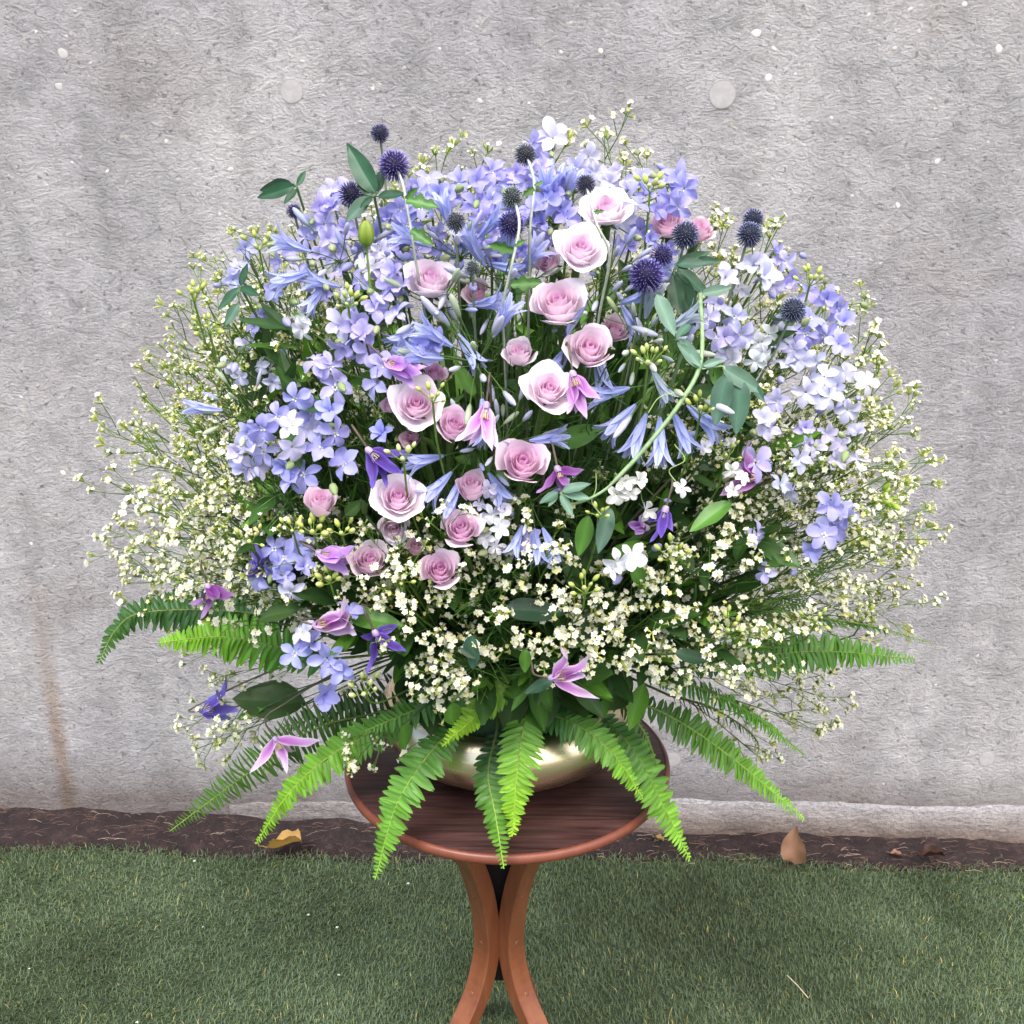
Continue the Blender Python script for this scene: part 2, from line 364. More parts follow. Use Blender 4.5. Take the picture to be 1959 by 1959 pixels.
# turf
def turf_material(blade):
    m, N, L, bs, out = new_mat('turf_blade' if blade else 'turf_backing')
    geo = N.new('ShaderNodeNewGeometry'); n = noise_node(N, L, geo.outputs['Position'], 3.2, 4, 0.6)
    c = ramp(N, L, n.outputs['Fac'], [(0.32, (0.056, 0.082, 0.040)), (0.5, (0.082, 0.120, 0.060)), (0.7, (0.125, 0.175, 0.094))]).outputs[0]
    if blade:
        a = N.new('ShaderNodeAttribute'); a.attribute_name = 'col'
        c = mixn(N, L, 1.0, c, a.outputs['Color'], 'MULTIPLY')
    else: c = mixn(N, L, 1.0, c, (0.5, 0.5, 0.5), 'MULTIPLY')
    L.new(c, bs.inputs['Base Color']); bs.inputs['Roughness'].default_value = 0.55; bs.inputs['Specular IOR Level'].default_value = 0.25
    return m
def turf_edge(x): return WY + WS*x*0.6 - 0.118 + 0.012*math.sin(x*5.1)+0.006*math.sin(x*13.7+1)
mb = MB(); xs = [-40, -8, -3.2]+[(-3.2+6.4*i/60) for i in range(1, 60)]+[3.2, 8, 40]
for x in xs:
    e = turf_edge(max(-3.2, min(3.2, x))) if abs(x) <= 8 else 0.5
    mb.v += [Vector((x, e, 0.006)), Vector((x, -60, 0.006))]; mb.c += [(1, 1, 1)]*2
for i in range(len(xs)-1): mb.f.append((2*i, 2*i+1, 2*i+3, 2*i+2))
tag(obj('ground', mb.mesh('ground', turf_material(False), False)), None, None, None, 'structure')
def grass(n=370000, seed=3):
    g = np.random.RandomState(seed)
    x = g.uniform(-1.95, 1.95, n); e = WY+WS*x*0.6-0.118+0.012*np.sin(x*5.1)+0.006*np.sin(x*13.7+1)
    y = e + 0.012 + 0.012*g.normal(0, 1, n)*(g.uniform(0, 1, n) < .5) - g.uniform(0, 1, n)*1.35
    keep = g.uniform(0, 1, n) < 1.0; x, y = x[keep], y[keep]; n = len(x)
    ang = g.uniform(0, 6.283, n); ln = g.uniform(0.006, 0.0135, n); lean = g.uniform(0.35, 1.35, n); w = g.uniform(0.0004, 0.0008, n)
    flow = 1.2*np.sin(x*2.3+1)+1.0*np.cos(y*3.1); ang = np.where(g.uniform(0, 1, n) < 0.35, flow+g.normal(0, 0.8, n), ang)
    dx, dy = np.cos(ang), np.sin(ang); sxn, syn = -dy*w, dx*w
    z0 = np.full(n, 0.006)
    V = np.zeros((n, 5, 3), np.float32)
    mx, my, mz = x+dx*ln*lean*0.35, y+dy*ln*lean*0.35, z0+ln*0.62
    tx, ty, tz = x+dx*ln*lean, y+dy*ln*lean, z0+ln*(1.0-0.35*lean*0.8)
    V[:, 0] = np.stack((x-sxn, y-syn, z0), 1); V[:, 1] = np.stack((x+sxn, y+syn, z0), 1)
    V[:, 2] = np.stack((mx-sxn, my-syn, mz), 1); V[:, 3] = np.stack((mx+sxn, my+syn, mz), 1); V[:, 4] = np.stack((tx, ty, tz), 1)
    b = (np.arange(n)*5)[:, None]
    tri = np.concatenate([b+np.array([[0, 1, 3]]), b+np.array([[0, 3, 2]]), b+np.array([[2, 3, 4]])], 1).reshape(-1, 3)
    me = bpy.data.meshes.new('turf_grass'); me.vertices.add(n*5); me.vertices.foreach_set('co', V.ravel())
    me.loops.add(tri.size); me.loops.foreach_set('vertex_index', tri.astype(np.int32).ravel())
    me.polygons.add(len(tri)); me.polygons.foreach_set('loop_start', np.arange(0, tri.size, 3, dtype=np.int32))
    me.polygons.foreach_set('loop_total', np.full(len(tri), 3, np.int32))
    base = g.uniform(0.8, 1.3, n); dry = g.uniform(0, 1, n) < 0.022
    c = np.ones((n, 5, 4), np.float32); c[:, :, :3] = base[:, None, None]; c[dry, :, 0] *= 3.4; c[dry, :, 1] *= 2.0; c[dry, :, 2] *= 1.6
    cool = g.uniform(0, 1, n); c[:, :, 2] *= (0.65+0.6*cool)[:, None]
    a = me.attributes.new('col', 'FLOAT_COLOR', 'POINT'); a.data.foreach_set('color', c.ravel())
    me.update(); me.validate(); me.materials.append(turf_material(True)); return me
tag(obj('turf_grass', grass()), 'short dark green artificial turf blades', 'grass', None, 'stuff')
# dry straw and root threads on the soil, and loose straw on the turf
mb = MB()
for k in range(620):
    x = rnd.uniform(-1.3, 1.3); y = WY+WS*x-rnd.uniform(0.02, 0.13); l = rnd.uniform(0.008, 0.038); a = rnd.gauss(0, 0.7)+(math.pi if rnd.random() < .5 else 0)
    z = 0.018+max(0, min(1, (-0.35-x)/0.5))*0.02; b = rnd.gauss(0, 0.3); P = []
    for i in range(5):
        t = i/4; P.append(Vector((x+math.cos(a+b*t)*l*t, y+math.sin(a+b*t)*l*t*0.6, z+0.002*math.sin(t*3.1)+rnd.uniform(0, .003))))
    c = rnd.choice([(0.20, 0.13, 0.09), (0.14, 0.08, 0.06), (0.30, 0.23, 0.18), (0.08, 0.045, 0.035), (0.10, 0.06, 0.05)])
    mb.tube(P, rnd.uniform(0.0003, 0.0007), c, 3)
tag(obj('soil_litter', mb.mesh('soil_litter', M_STEM)), 'dry straw and root threads scattered on the soil strip', 'litter', None, 'stuff')
def on_ground(px, py, z=0.02):
    d = ray(px, py); return CAM + d*((z-CAM.z)/d.z)
mb = MB(); a, b = on_ground(1506, 1866, 0.022), on_ground(1546, 1909, 0.022)
mb.tube([a, lerp(a, b, 0.5)+Z*0.002, b], 0.0011, (0.62, 0.54, 0.36), 5)
tag(obj('straw', mb.mesh('straw', M_STEM)), 'single pale straw lying on the turf at the lower right', 'straw')
mb = MB()
for (px, py) in ((372, 1647), (388, 1773), (645, 1774), (590, 1750), (781, 1690), (648, 1865), (56, 1853), (262, 1956)):
    p = on_ground(px, py, 0.024); s = rnd.uniform(0.0014, 0.0026); o = len(mb.v)
    for i in range(5):
        a = i*1.257+rnd.random()*.5; q = p+Vector((math.cos(a), math.sin(a), 0))*s*1.2
        mb.v += [p, p+Vector((math.cos(a-.5), math.sin(a-.5), .3))*s, q, p+Vector((math.cos(a+.5), math.sin(a+.5), .3))*s]; mb.c += [(0.8, 0.8, 0.72)]*4
        mb.f.append((o, o+1, o+2, o+3)); o += 4
tag(obj('dropped_petals', mb.mesh('dropped_petals', M_PETAL)), 'tiny white petals dropped on the turf', 'petals', None, 'stuff')

# ------------------------------------------------------------------ leaf-shaped blade meshes (unit length along +Y, face +Z)
def blade(length_pts, wf, fold=0.12, bend=0.12, base=(1, 1, 1), edge=(1, 1, 1), rib=(1, 1, 1), tip=None, nv=9, twist=0.0, across=(-1, -.5, 0, .5, 1), wave=0.0):
    mb = MB(); pts = []; cols = []
    for i in range(nv):
        t = i/(nv-1); w = wf(t)
        zc = bend*math.sin(t*math.pi*0.5)**2*-1.0 if not callable(bend) else bend(t)
        for a in across:
            x = a*w; z = zc + abs(a)*w*fold*2 + wave*math.sin(t*14+a*2)*abs(a)*0.06
            if twist: x, z = x*math.cos(twist*t)-(z-zc)*math.sin(twist*t), zc+x*math.sin(twist*t)+(z-zc)*math.cos(twist*t)
            pts.append(Vector((x, t, z)))
            k = abs(a); c = mixc(rib, base, min(1, k*2)) if k <= 0.5 else mixc(base, edge, (k-0.5)*2)
            if tip: c = mixc(c, tip, t**2)
            cols.append(c)
    mb.grid(pts, len(across), nv, cols); return mb
def place_blade(name, me, A, B, hint, parent, wscale=1.0, color=None, roll=0.0, zscale=1.0):
    y = B-A; ln = y.length; y = y/ln; z = hint - y*hint.dot(y)
    z = z.normalized() if z.length > 1e-4 else y.orthogonal().normalized()
    m = Matrix((y.cross(z), y, z)).transposed()
    if roll: m = Matrix.Rotation(roll, 3, y) @ m
    return obj(name, me, parent, rel(parent, T4(A, m, (ln*wscale, ln, ln*zscale))), color)
lance = lambda w, p=0.42: (lambda t: w*max(0.0, math.sin(math.pi*t**(math.log(.5)/math.log(p))))**0.85+0.004*(1-t))

# fallen leaves
def fallen(px, py, px2, py2, z1, z2, colr, label, w=0.33, curl=0.3, hint=Z):
    A, B = on_ground(px, py, z1), on_ground(px2, py2, z2)
    t = thing('fallen_leaf', A, label, 'leaf', 'fallen leaves on the soil strip')
    mb = blade(None, lance(w), 0.35, curl, colr, tuple(c*0.8 for c in colr), tuple(c*1.2 for c in colr), None, 10, 0.5, wave=1.0)
    place_blade('leaf_blade', mb.mesh('leaf_blade', M_LEAF), A, B, hint, t)
    mb = MB(); mb.tube([Vector((0, 0, 0)), (A-B)*0.12+Vector((0, 0, .002)), (A-B)*0.26], [.0009, .0007, .0006], tuple(c*.7 for c in colr), 4)
    obj('leaf_stalk', mb.mesh('leaf_stalk', M_STEM), t)
fallen(512, 1622, 582, 1636, 0.022, 0.03, (0.50, 0.30, 0.10), 'curled yellow ochre leaf on the soil left of the table', 0.36, -0.35)
fallen(1519, 1652, 1525, 1588, 0.03, 0.11, (0.30, 0.165, 0.105), 'brown dry leaf standing upright against the wall foot', 0.32, 0.15, Vector((-.25, -1, .2)))
fallen(1755, 1636, 1806, 1650, 0.03, 0.03, (0.045, 0.02, 0.016), 'dark brown curled leaf on the soil at the far right', 0.45, -0.3)
fallen(1250, 1600, 1270, 1615, 0.02, 0.02, (0.34, 0.24, 0.10), 'small olive leaf lying by the tip of a front fern', 0.3, -0.2)
fallen(1702, 1632, 1728, 1640, 0.02, 0.02, (0.30, 0.16, 0.11), 'pinkish brown leaf scrap between the upright leaf and the dark leaf', 0.35, -0.1)

# ------------------------------------------------------------------ pedestal table
TC = Vector((-0.006, 0.0, 0.0)); TH = 0.65; TR = 0.21
def wood_material():
    m, N, L, bs, out = new_mat('dark_walnut_laminate'); tc = N.new('ShaderNodeTexCoord'); ob = tc.outputs['Object']
    mp = mapping(N, L, ob, (2.2, 30, 8), (0, 0, 0), (0, 0, R(6)))
    a = noise_node(N, L, mp, 2.2, 6, 0.65, 0.9); b = noise_node(N, L, mapping(N, L, ob, (9, 190, 20), (0, 0, 0), (0, 0, R(6))), 1.3, 4, 0.6)
    c = ramp(N, L, a.outputs['Fac'], [(0.28, (0.020, 0.010, 0.010)), (0.45, (0.042, 0.018, 0.017)), (0.6, (0.070, 0.030, 0.027)), (0.78, (0.108, 0.050, 0.042))]).outputs[0]
    c = mixn(N, L, 1.0, c, ramp(N, L, b.outputs['Fac'], [(0.35, 0.45), (0.55, 1.1)]).outputs[0], 'MULTIPLY')
    L.new(c, bs.inputs['Base Color']); bs.inputs['Roughness'].default_value = 0.42; bs.inputs['Specular IOR Level'].default_value = 0.35
    bp = N.new('ShaderNodeBump'); bp.inputs['Strength'].default_value = 0.12; bp.inputs['Distance'].default_value = 0.001
    L.new(b.outputs['Fac'], bp.inputs['Height']); L.new(bp.outputs[0], bs.inputs['Normal']); return m
def leg_material(name, lo, hi):
    m, N, L, bs, out = new_mat(name); tc = N.new('ShaderNodeTexCoord'); ob = tc.outputs['Object']
    a = noise_node(N, L, mapping(N, L, ob, (22, 22, 3)), 2.0, 5, 0.6, 0.5)
    L.new(ramp(N, L, a.outputs['Fac'], [(0.3, lo), (0.7, hi)]).outputs[0], bs.inputs['Base Color'])
    bs.inputs['Roughness'].default_value = 0.38; bs.inputs['Specular IOR Level'].default_value = 0.4; return m
M_WOOD = wood_material(); M_LEG = leg_material('red_brown_stain', (0.150, 0.046, 0.020), (0.235, 0.083, 0.034))
M_EDGE = leg_material('edge_band', (0.15, 0.042, 0.024), (0.19, 0.058, 0.034))
table = tag(obj('pedestal_table', None, None, Matrix.Translation(TC)), 'small round pedestal table with dark wood top and bowed red brown legs', 'table')
mb = MB(); mb.lathe([(0.0005, TH), (TR-0.006, TH), (TR-0.004, TH-0.0012)], (1, 1, 1), 96)
obj('table_top', mb.mesh('table_top', M_WOOD), table)
mb = MB(); prof = [(TR-0.0042, TH-0.0010)]+[(TR-0.004+0.006*math.sin(a), TH-0.0068+0.0068*math.cos(a)) for a in [R(x) for x in range(0, 181, 18)]]+[(TR-0.012, TH-0.0140), (TR-0.013, TH-0.0175), (0.0005, TH-0.0176)]
mb.lathe(prof, (1, 1, 1), 96); obj('edge_band', mb.mesh('edge_band', M_EDGE), table)
legc = catmull([Vector((r_, 0, z_)) for r_, z_ in ((.105, TH-0.0177), (.080, .575), (.056, .515), (.0365, .455), (.0262, .395), (.0266, .345), (.046, .29), (.084, .24), (.135, .16), (.185, .08), (.222, .006))], 4)
def leg_mesh():
    mb = MB(); a, b, ch = 0.0125, 0.0145, 0.0014
    sec = [(-a, -b+ch), (-a+ch, -b), (a-ch, -b), (a, -b+ch), (a, b-ch), (a-ch, b), (-a+ch, b), (-a, b-ch)]
    n = len(legc)
    for i, p in enumerate(legc):
        t = (legc[min(i+1, n-1)]-legc[max(0, i-1)]).normalized(); nx = Vector((t.z, 0, -t.x))*-1
        if i == 0: nx = Vector((1, 0, 0))
        for (u, v) in sec: mb.v.append(p+nx*u+Vector((0, 1, 0))*v); mb.c.append((1, 1, 1))
    for i in range(n-1):
        for k in range(8): mb.f.append((i*8+k, (i+1)*8+k, (i+1)*8+(k+1) % 8, i*8+(k+1) % 8))
    mb.f.append(tuple(range(8))); mb.f.append(tuple((n-1)*8+7-k for k in range(8)))
    me = mb.mesh('leg', M_LEG, False); return me
lm = leg_mesh(); pm = MB(); pm.lathe([(0.0034, 0), (0.0030, 0.0006), (0.0005, 0.0002)], (1, 1, 1), 12)
M_DOWEL = leg_material('dowel_plug', (0.10, 0.03, 0.018), (0.33, 0.14, 0.07)); pme = pm.mesh('dowel_plug', M_DOWEL)
for az in (-132, -48, 77, 103):
    lg = obj('leg', lm, table, Matrix.Translation((-0.012, 0, 0)) @ Matrix.Rotation(R(az), 4, 'Z'))
    for zz in (0.455, 0.375, 0.29):
        q = min(legc, key=lambda p: abs(p.z-zz)); i = legc.index(q); t = (legc[i+1]-legc[i-1]).normalized(); nx = Vector((-t.z, 0, t.x))
        if nx.x < 0: nx = -nx
        obj('dowel_plug', pme, lg, T4(q+nx*0.0126, frame(nx, Vector((0, 1, 0)))))
mb = MB(); box(mb, -0.019, 0.019, -0.006, 0.006, 0.285, TH-0.0365, (0.012, 0.009, 0.009)); obj('gap_shade_plate', mb.mesh('gap_shade_plate', M_STEM, False), table, Matrix.Translation((-0.012, 0, 0)))  # added near-black plate, stands in for the shade in the gap between the legs
# rails under the top that the legs are screwed to
mb = MB(); box(mb, -0.115, 0.115, -0.018, 0.018, TH-0.036, TH-0.0180); obj('cross_rail', mb.mesh('cross_rail', M_DOWEL, False), table, Matrix.Rotation(R(45), 4, 'Z'))

# ------------------------------------------------------------------ bowl and foam
def metal_material():
    m, N, L, bs, out = new_mat('champagne_metal'); tc = N.new('ShaderNodeTexCoord')
    n = noise_node(N, L, mapping(N, L, tc.outputs['Object'], (4, 4, 260)), 1.0, 3)
    bs.inputs['Base Color'].default_value = (0.88, 0.73, 0.50, 1); bs.inputs['Metallic'].default_value = 1.0
    L.new(ramp(N, L, n.outputs['Fac'], [(0.3, 0.24), (0.7, 0.34)]).outputs[0], bs.inputs['Roughness']); return m
bowl = tag(obj('flower_bowl', None, None, Matrix.Translation(TC+Vector((0.0, 0.015, TH+0.0004)))), 'shallow champagne gold metal bowl holding the bouquet on the table', 'bowl')
prof = [(0.0005, 0.0), (0.082, 0.0), (0.098, 0.003), (0.126, 0.014), (0.149, 0.031), (0.161, 0.048), (0.1655, 0.064), (0.163, 0.078), (0.155, 0.091), (0.144, 0.100), (0.141, 0.0995), (0.151, 0.085), (0.158, 0.064), (0.142, 0.034), (0.11, 0.015), (0.0005, 0.012)]
mb = MB(); mb.lathe(prof, (1, 1, 1), 80); obj('bowl_body', mb.mesh('bowl_body', metal_material()), bowl)
m, N, L, bs, out = new_mat('floral_foam'); tc = N.new('ShaderNodeTexCoord'); n = noise_node(N, L, tc.outputs['Object'], 220, 4)
L.new(ramp(N, L, n.outputs['Fac'], [(0.3, (0.02, 0.05, 0.022)), (0.7, (0.04, 0.085, 0.035))]).outputs[0], bs.inputs['Base Color']); bs.inputs['Roughness'].default_value = 1.0
mb = MB(); mb.lathe([(0.10, 0.0125), (0.125, 0.04), (0.128, 0.145), (0.115, 0.158), (0.0005, 0.16)], (1, 1, 1), 24)
obj('foam', mb.mesh('foam', m), bowl)
FOAM = TC+Vector((0, 0.015, TH+0.15))
def root_pt(p, spread=0.085):
    d = Vector((p.x-FOAM.x, p.y-FOAM.y, 0)); d = d.normalized()*min(spread, d.length*0.3+0.01) if d.length > 1e-4 else d
    return FOAM + d + Vector((rnd.uniform(-.02, .02), rnd.uniform(-.02, .02), 0))
def stem_mesh(P, r0, r1, c0, c1, n=5, name='stem'):
    k = len(P); mb = MB(); mb.tube(P, [lerp(r0, r1, i/(k-1)) for i in range(k)], [mixc(c0, c1, i/(k-1)) for i in range(k)], n)
    return mb.mesh(name, M_STEM)
def stem_path(F, H, hd, n=9, pull=0.25):
    L_ = (H-F).length; return bez(F, F+((H-F).normalized()+Z*0.35).normalized()*L_*0.38, H-hd*L_*pull, H, n)

ROSES = []; ZONES = []     # (centre, radius) of blooms that small sprays and buds should not grow across
def covers(q, slack=0.012):
    for c, r in ZONES:
        if abs(q.x-c.x) > .12 or abs(q.z-c.z) > .16: continue
        v = q-CAM; w = c-CAM; k = v.dot(w)/w.dot(w)
        if k < 1.0 and (v/k-w).length < r: return True
    return False

# ------------------------------------------------------------------ ferns
def pinna(seed):
    g = random.Random(seed); cv, wv, ph = g.uniform(.02, .26), g.uniform(.0, .05), g.uniform(0, 6)
    mb = MB(); pts = []; cols = []; n = 8
    for i in range(n):
        t = i/(n-1); w = 0.118*(1-0.25*t)*(1-t**5)**0.5*(0.75+0.5*min(1, t*5) if t < .2 else 1.12) + 0.004
        zc = -cv*t*t+wv*math.sin(t*5+ph)
        for a in (-1, -.45, 0, .45, 1):
            sc = 1+0.10*math.sin(t*34+(1 if a > 0 else 0))*(abs(a) == 1)
            ear = 0.5*max(0, 1-t*6)*(a > 0)*0.09
            pts.append(Vector((a*w*sc+ear+(cv-.12)*.5*t*t, t-abs(a)*0.02, zc+abs(a)*w*0.35))); cols.append(mixc((1.25, 1.22, 1.1), (0.95, 0.97, .95), min(1, abs(a)*2)))
    mb.grid(pts, 5, n, cols); return mb.mesh('leaflet', M_LEAF)
PINNA = [pinna(i) for i in range(5)]
DK, MD, BR, TE = (0.028, 0.085, 0.022), (0.060, 0.165, 0.028), (0.21, 0.42, 0.03), (0.030, 0.115, 0.055)
def fern(pts, hw, c0, c1, label, hint=None, gap=0.0070, lean=0.25, droop=0.25, taper=1.0, pw=1.0):
    P = catmull([at(*p) for p in pts], 24); F = P[0]
    root = thing('fern_frond', F, label, 'fern', 'fern fronds round the bowl')
    ZONES.extend([(P[int(len(P)*f)], .016) for f in (.5, .6, .7, .8, .9)])
    foot = FOAM + (F-FOAM).normalized()*0.06; foot.z = FOAM.z-0.01
    full = [foot, lerp(foot, F, .5)+Z*0.01]+P
    n = len(full); mb = MB()
    mb.tube([p-F for p in full], [0.0018*(1-0.7*i/n) for i in range(n)], [mixc(mixc(c0, (0.16, 0.16, 0.04), .5), mixc(c1, (.35, .42, .06), .5), i/n) for i in range(n)], 5)
    obj('rachis', mb.mesh('rachis', M_STEM), root)
    L_ = [0.0]
    for i in range(1, len(P)): L_.append(L_[-1]+(P[i]-P[i-1]).length)
    tot = L_[-1]; s = 0.02*tot; k = 0; i = 0
    hint = hint or Vector((0, -0.55, 0.84)); scale = ppm(P[len(P)//2])
    while s < tot*0.992:
        while i < len(L_)-2 and L_[i+1] < s: i += 1
        f = (s-L_[i])/max(1e-9, L_[i+1]-L_[i]); p = lerp(P[i], P[i+1], f); t = s/tot
        tg = (P[i+1]-P[i]).normalized(); h = hint(t) if callable(hint) else hint
        nz = (h-tg*h.dot(tg)).normalized(); side = tg.cross(nz)
        prof = min(1, 0.55+1.6*t)*(1-max(0, (t-0.35)/0.65)**1.5*0.86)
        for sg in (-1, 1):
            l = hw*scale*prof*rnd.uniform(0.84, 1.08)
            ln_ = lean+0.35*t*t+rnd.uniform(-.13, .13)
            d = (side*sg*math.cos(ln_)+tg*math.sin(ln_)-nz*(droop*rnd.uniform(.6, 1.3))).normalized()
            zz = (nz-d*nz.dot(d)).normalized(); zz = (zz+tg*rnd.uniform(-.1, .38)).normalized(); zz = (zz-d*zz.dot(d)).normalized()
            m3 = Matrix((d.cross(zz), d, zz)).transposed()
            wd = min(gap*4.1*(0.6+.4*prof), max(l*1.5, 0.010))*pw
            obj('leaflet', rnd.choice(PINNA), root, rel(root, T4(p+tg*(gap*.3 if sg > 0 else 0), m3, (wd if sg > 0 else -wd, l, l))), mixc(c0, c1, min(1, t**1.15*rnd.uniform(.85, 1.15))))
        s += gap*(1-0.45*t); k += 1
    return root
CAMH = Vector((0, -0.75, 0.55))
fern([(585, 1190, -.02), (430, 1168, 0.0), (275, 1172, 0.0), (222, 1205, -.01), (189, 1268, -.03)], 58, DK, (0.05, 0.13, 0.03), 'dark green fern frond with a drooping curled tip at the far left', CAMH, 0.0082)
fern([(625, 1262, -.06), (480, 1225, -.06), (400, 1219, -.055), (302, 1230, -.05)], 66, (0.05, 0.17, 0.025), BR, 'bright lime fern frond pointing straight left beneath the dark one', Vector((0, -.8, .55)), 0.0078, .3, .3)
fern([(800, 1350, -.03), (700, 1368, -.05), (590, 1400, -.06), (455, 1493, -.05), (325, 1590, -.04)], 56, (0.022, 0.055, 0.014), (0.09, 0.22, 0.03), 'dark fern frond with open spaced leaflets reaching lowest left against the wall', Vector((.1, -.9, .3)), 0.0090, .1, .05, 1, .62)
fern([(830, 1340, -.06), (740, 1385, -.09), (640, 1440, -.12), (555, 1515, -.14), (491, 1613, -.15)], 50, (0.06, 0.18, 0.025), BR, 'bright yellow green fern frond hanging left of the table edge', Vector((-.1, -.6, .75)), 0.0072)
fern([(880, 1380, -.12), (815, 1450, -.17), (757, 1545, -.20), (718, 1682, -.215)], 50, (0.05, 0.15, 0.03), (0.19, 0.42, 0.05), 'fern frond hanging over the front left of the table top', Vector((-.1, -.55, .8)), 0.0078, .12, .1)
fern([(950, 1400, -.13), (934, 1480, -.17), (948, 1560, -.21), (964, 1662, -.235)], 40, (0.018, 0.06, 0.025), (0.15, 0.36, 0.035), 'narrow dark fern frond half hidden beside the central bright one, over the table edge', Vector((-.2, -.6, .7)), 0.0082, .15, .2)
fern([(1010, 1350, -.12), (1000, 1400, -.165), (988, 1490, -.20), (980, 1600, -.222)], 52, (0.06, 0.19, 0.035), (0.30, 0.56, 0.04), 'broad bright lime fern frond hanging at the centre front of the bowl', Vector((0, -.6, .8)), 0.0068, .32, .12)
fern([(1000, 1275, -.12), (965, 1310, -.17), (915, 1365, -.20), (846, 1428, -.21)], 50, (0.05, 0.15, 0.028), (0.34, 0.58, 0.04), 'folded fern frond with a lime tip lying across the bowl front', Vector((.35, -.8, .5)), 0.0068, .4, .45)
fern([(900, 1312, -.10), (830, 1342, -.13), (760, 1372, -.15), (698, 1398, -.16)], 44, (0.035, 0.11, 0.022), (0.12, 0.30, 0.04), 'mid green fern frond left of the bowl rim with narrow leaflets', Vector((0, -.7, .7)), 0.0078, .25, .1, 1, .7)
fern([(1010, 1362, -.11), (1090, 1380, -.15), (1170, 1440, -.18), (1229, 1525, -.19)], 48, (0.025, 0.10, 0.045), (0.22, 0.47, 0.04), 'blue green fern frond with lime leaflets crossing the bowl towards the right', Vector((.1, -.6, .8)), 0.0066, .22, .2)
fern([(1150, 1370, -.09), (1215, 1440, -.13), (1268, 1540, -.15), (1319, 1643, -.16)], 50, (0.045, 0.145, 0.04), (0.25, 0.52, 0.05), 'long fern frond hanging past the right edge of the table', Vector((.2, -.6, .75)), 0.0082, .15, .12)
fern([(1120, 1330, -.10), (1190, 1352, -.12), (1235, 1405, -.13), (1256, 1462, -.13)], 36, (0.045, 0.115, 0.02), (0.11, 0.25, 0.03), 'side-on fern frond with thread-thin leaflets above the right table edge', Vector((.85, -.25, .5)), 0.0072, .3, .1, 1, .5)
fern([(1230, 1290, -.07), (1310, 1306, -.05), (1426, 1358, -.02), (1538, 1443, -.01)], 36, (0.05, 0.17, 0.035), (0.16, 0.40, 0.04), 'slender fern frond arching right above the lower right one', Vector((0, -.55, .85)), 0.0064, .45, .3)
fern([(1200, 1335, -.07), (1290, 1375, -.06), (1400, 1450, -.05), (1539, 1567, -.04)], 44, (0.028, 0.09, 0.022), (0.24, 0.50, 0.07), 'long fern frond reaching furthest down at the lower right against the wall', Vector((.15, -.7, .65)), 0.0078, .3, .1)
fern([(1290, 1266, -.09), (1420, 1258, -.08), (1580, 1246, -.06), (1750, 1261, -.04)], 50, (0.028, 0.09, 0.022), (0.11, 0.28, 0.03), 'broad flat fern frond pointing straight right under the white sprays', Vector((0, -.85, .5)), 0.0086, .08, .06)
fern([(1380, 1190, -.02), (1520, 1180, -.01), (1660, 1196, .0), (1785, 1231, .01)], 30, (0.03, 0.08, 0.02), (0.08, 0.20, 0.03), 'fern frond seen nearly edge-on above the broad right frond', Vector((0, -.05, 1)), 0.0078, .3, .1)
fern([(1280, 1330, -.02), (1370, 1358, 0), (1445, 1412, .0), (1448, 1458, -.01)], 30, (0.02, 0.055, 0.016), (0.10, 0.24, 0.03), 'dark fern frond seen from the side with a hooked tip at the right', Vector((.6, .1, .8)), 0.0078, .3, .3, 1, .6)
fern([(1300, 1190, .02), (1400, 1172, .04), (1480, 1160, .05), (1570, 1150, .06)], 30, DK, MD, 'dark fern frond buried among the white sprays on the right', Vector((0, -.8, .6)), 0.0078, .2, .1)
fern([(1480, 1130, .05), (1540, 1112, .06), (1580, 1080, .06), (1612, 1050, .06)], 22, (0.05, .14, .02), MD, 'small fern tip poking out below the right hand lilac florets', Vector((.2, -.7, -.4)), 0.0078, .2, .1)
fern([(780, 1300, .05), (700, 1345, .04), (610, 1372, .02), (540, 1392, .0)], 46, (0.02, 0.05, 0.014), (0.05, 0.12, 0.02), 'shaded fern frond behind the lower left lilac florets', Vector((0, -.9, .3)), 0.0090, .1, .05, 1, .62)

# ------------------------------------------------------------------ roses
def rose_petal(Rr, H, c, wa, spiral, edge, seed, cb, ce, nu=9, nv=8):
    g = random.Random(seed); mb = MB(); pts = []; cols = []
    w1, w2, w3 = g.uniform(0, 6), g.uniform(0, 6), g.uniform(-.12, .12)
    P = [Vector((0.12*Rr, 0, 0)), Vector((Rr*1.2, 0, 0.08*H)), Vector((Rr*0.92, 0, 0.66*H)), Vector((Rr+c, 0, H-c*0.18))]
    for j in range(nv):
        v = j/(nv-1)
        for i in range(nu):
            u = -1+2*i/(nu-1); top = 1-0.24*abs(u)**2.6+0.03*math.sin(u*5+w1)+0.035*max(0, 1-abs(u-w3)*4)
            vv = v*top; a = 1-vv
            p = P[0]*a**3+P[1]*(3*a*a*vv)+P[2]*(3*a*vv*vv)+P[3]*vv**3
            r = p.x + spiral*u*Rr*vv + edge*abs(u)**2.2*vv**2*0.16; z = p.z-edge*abs(u)**2*vv**3*0.10
            r += 0.024*math.sin(4*u+w2)*vv*vv*(0.4+c*4)+0.012*math.sin(9*u+w1)*vv**3
            ang = u*wa*(0.50+0.50*math.sin(min(1, vv*1.35)*math.pi/2))
            pts.append(Vector((r*math.sin(ang), -r*math.cos(ang), z))); cols.append(mixc(cb, ce, vv**1.6))
    mb.grid(pts, nu, nv, cols); return mb.mesh('petal', M_PETAL)
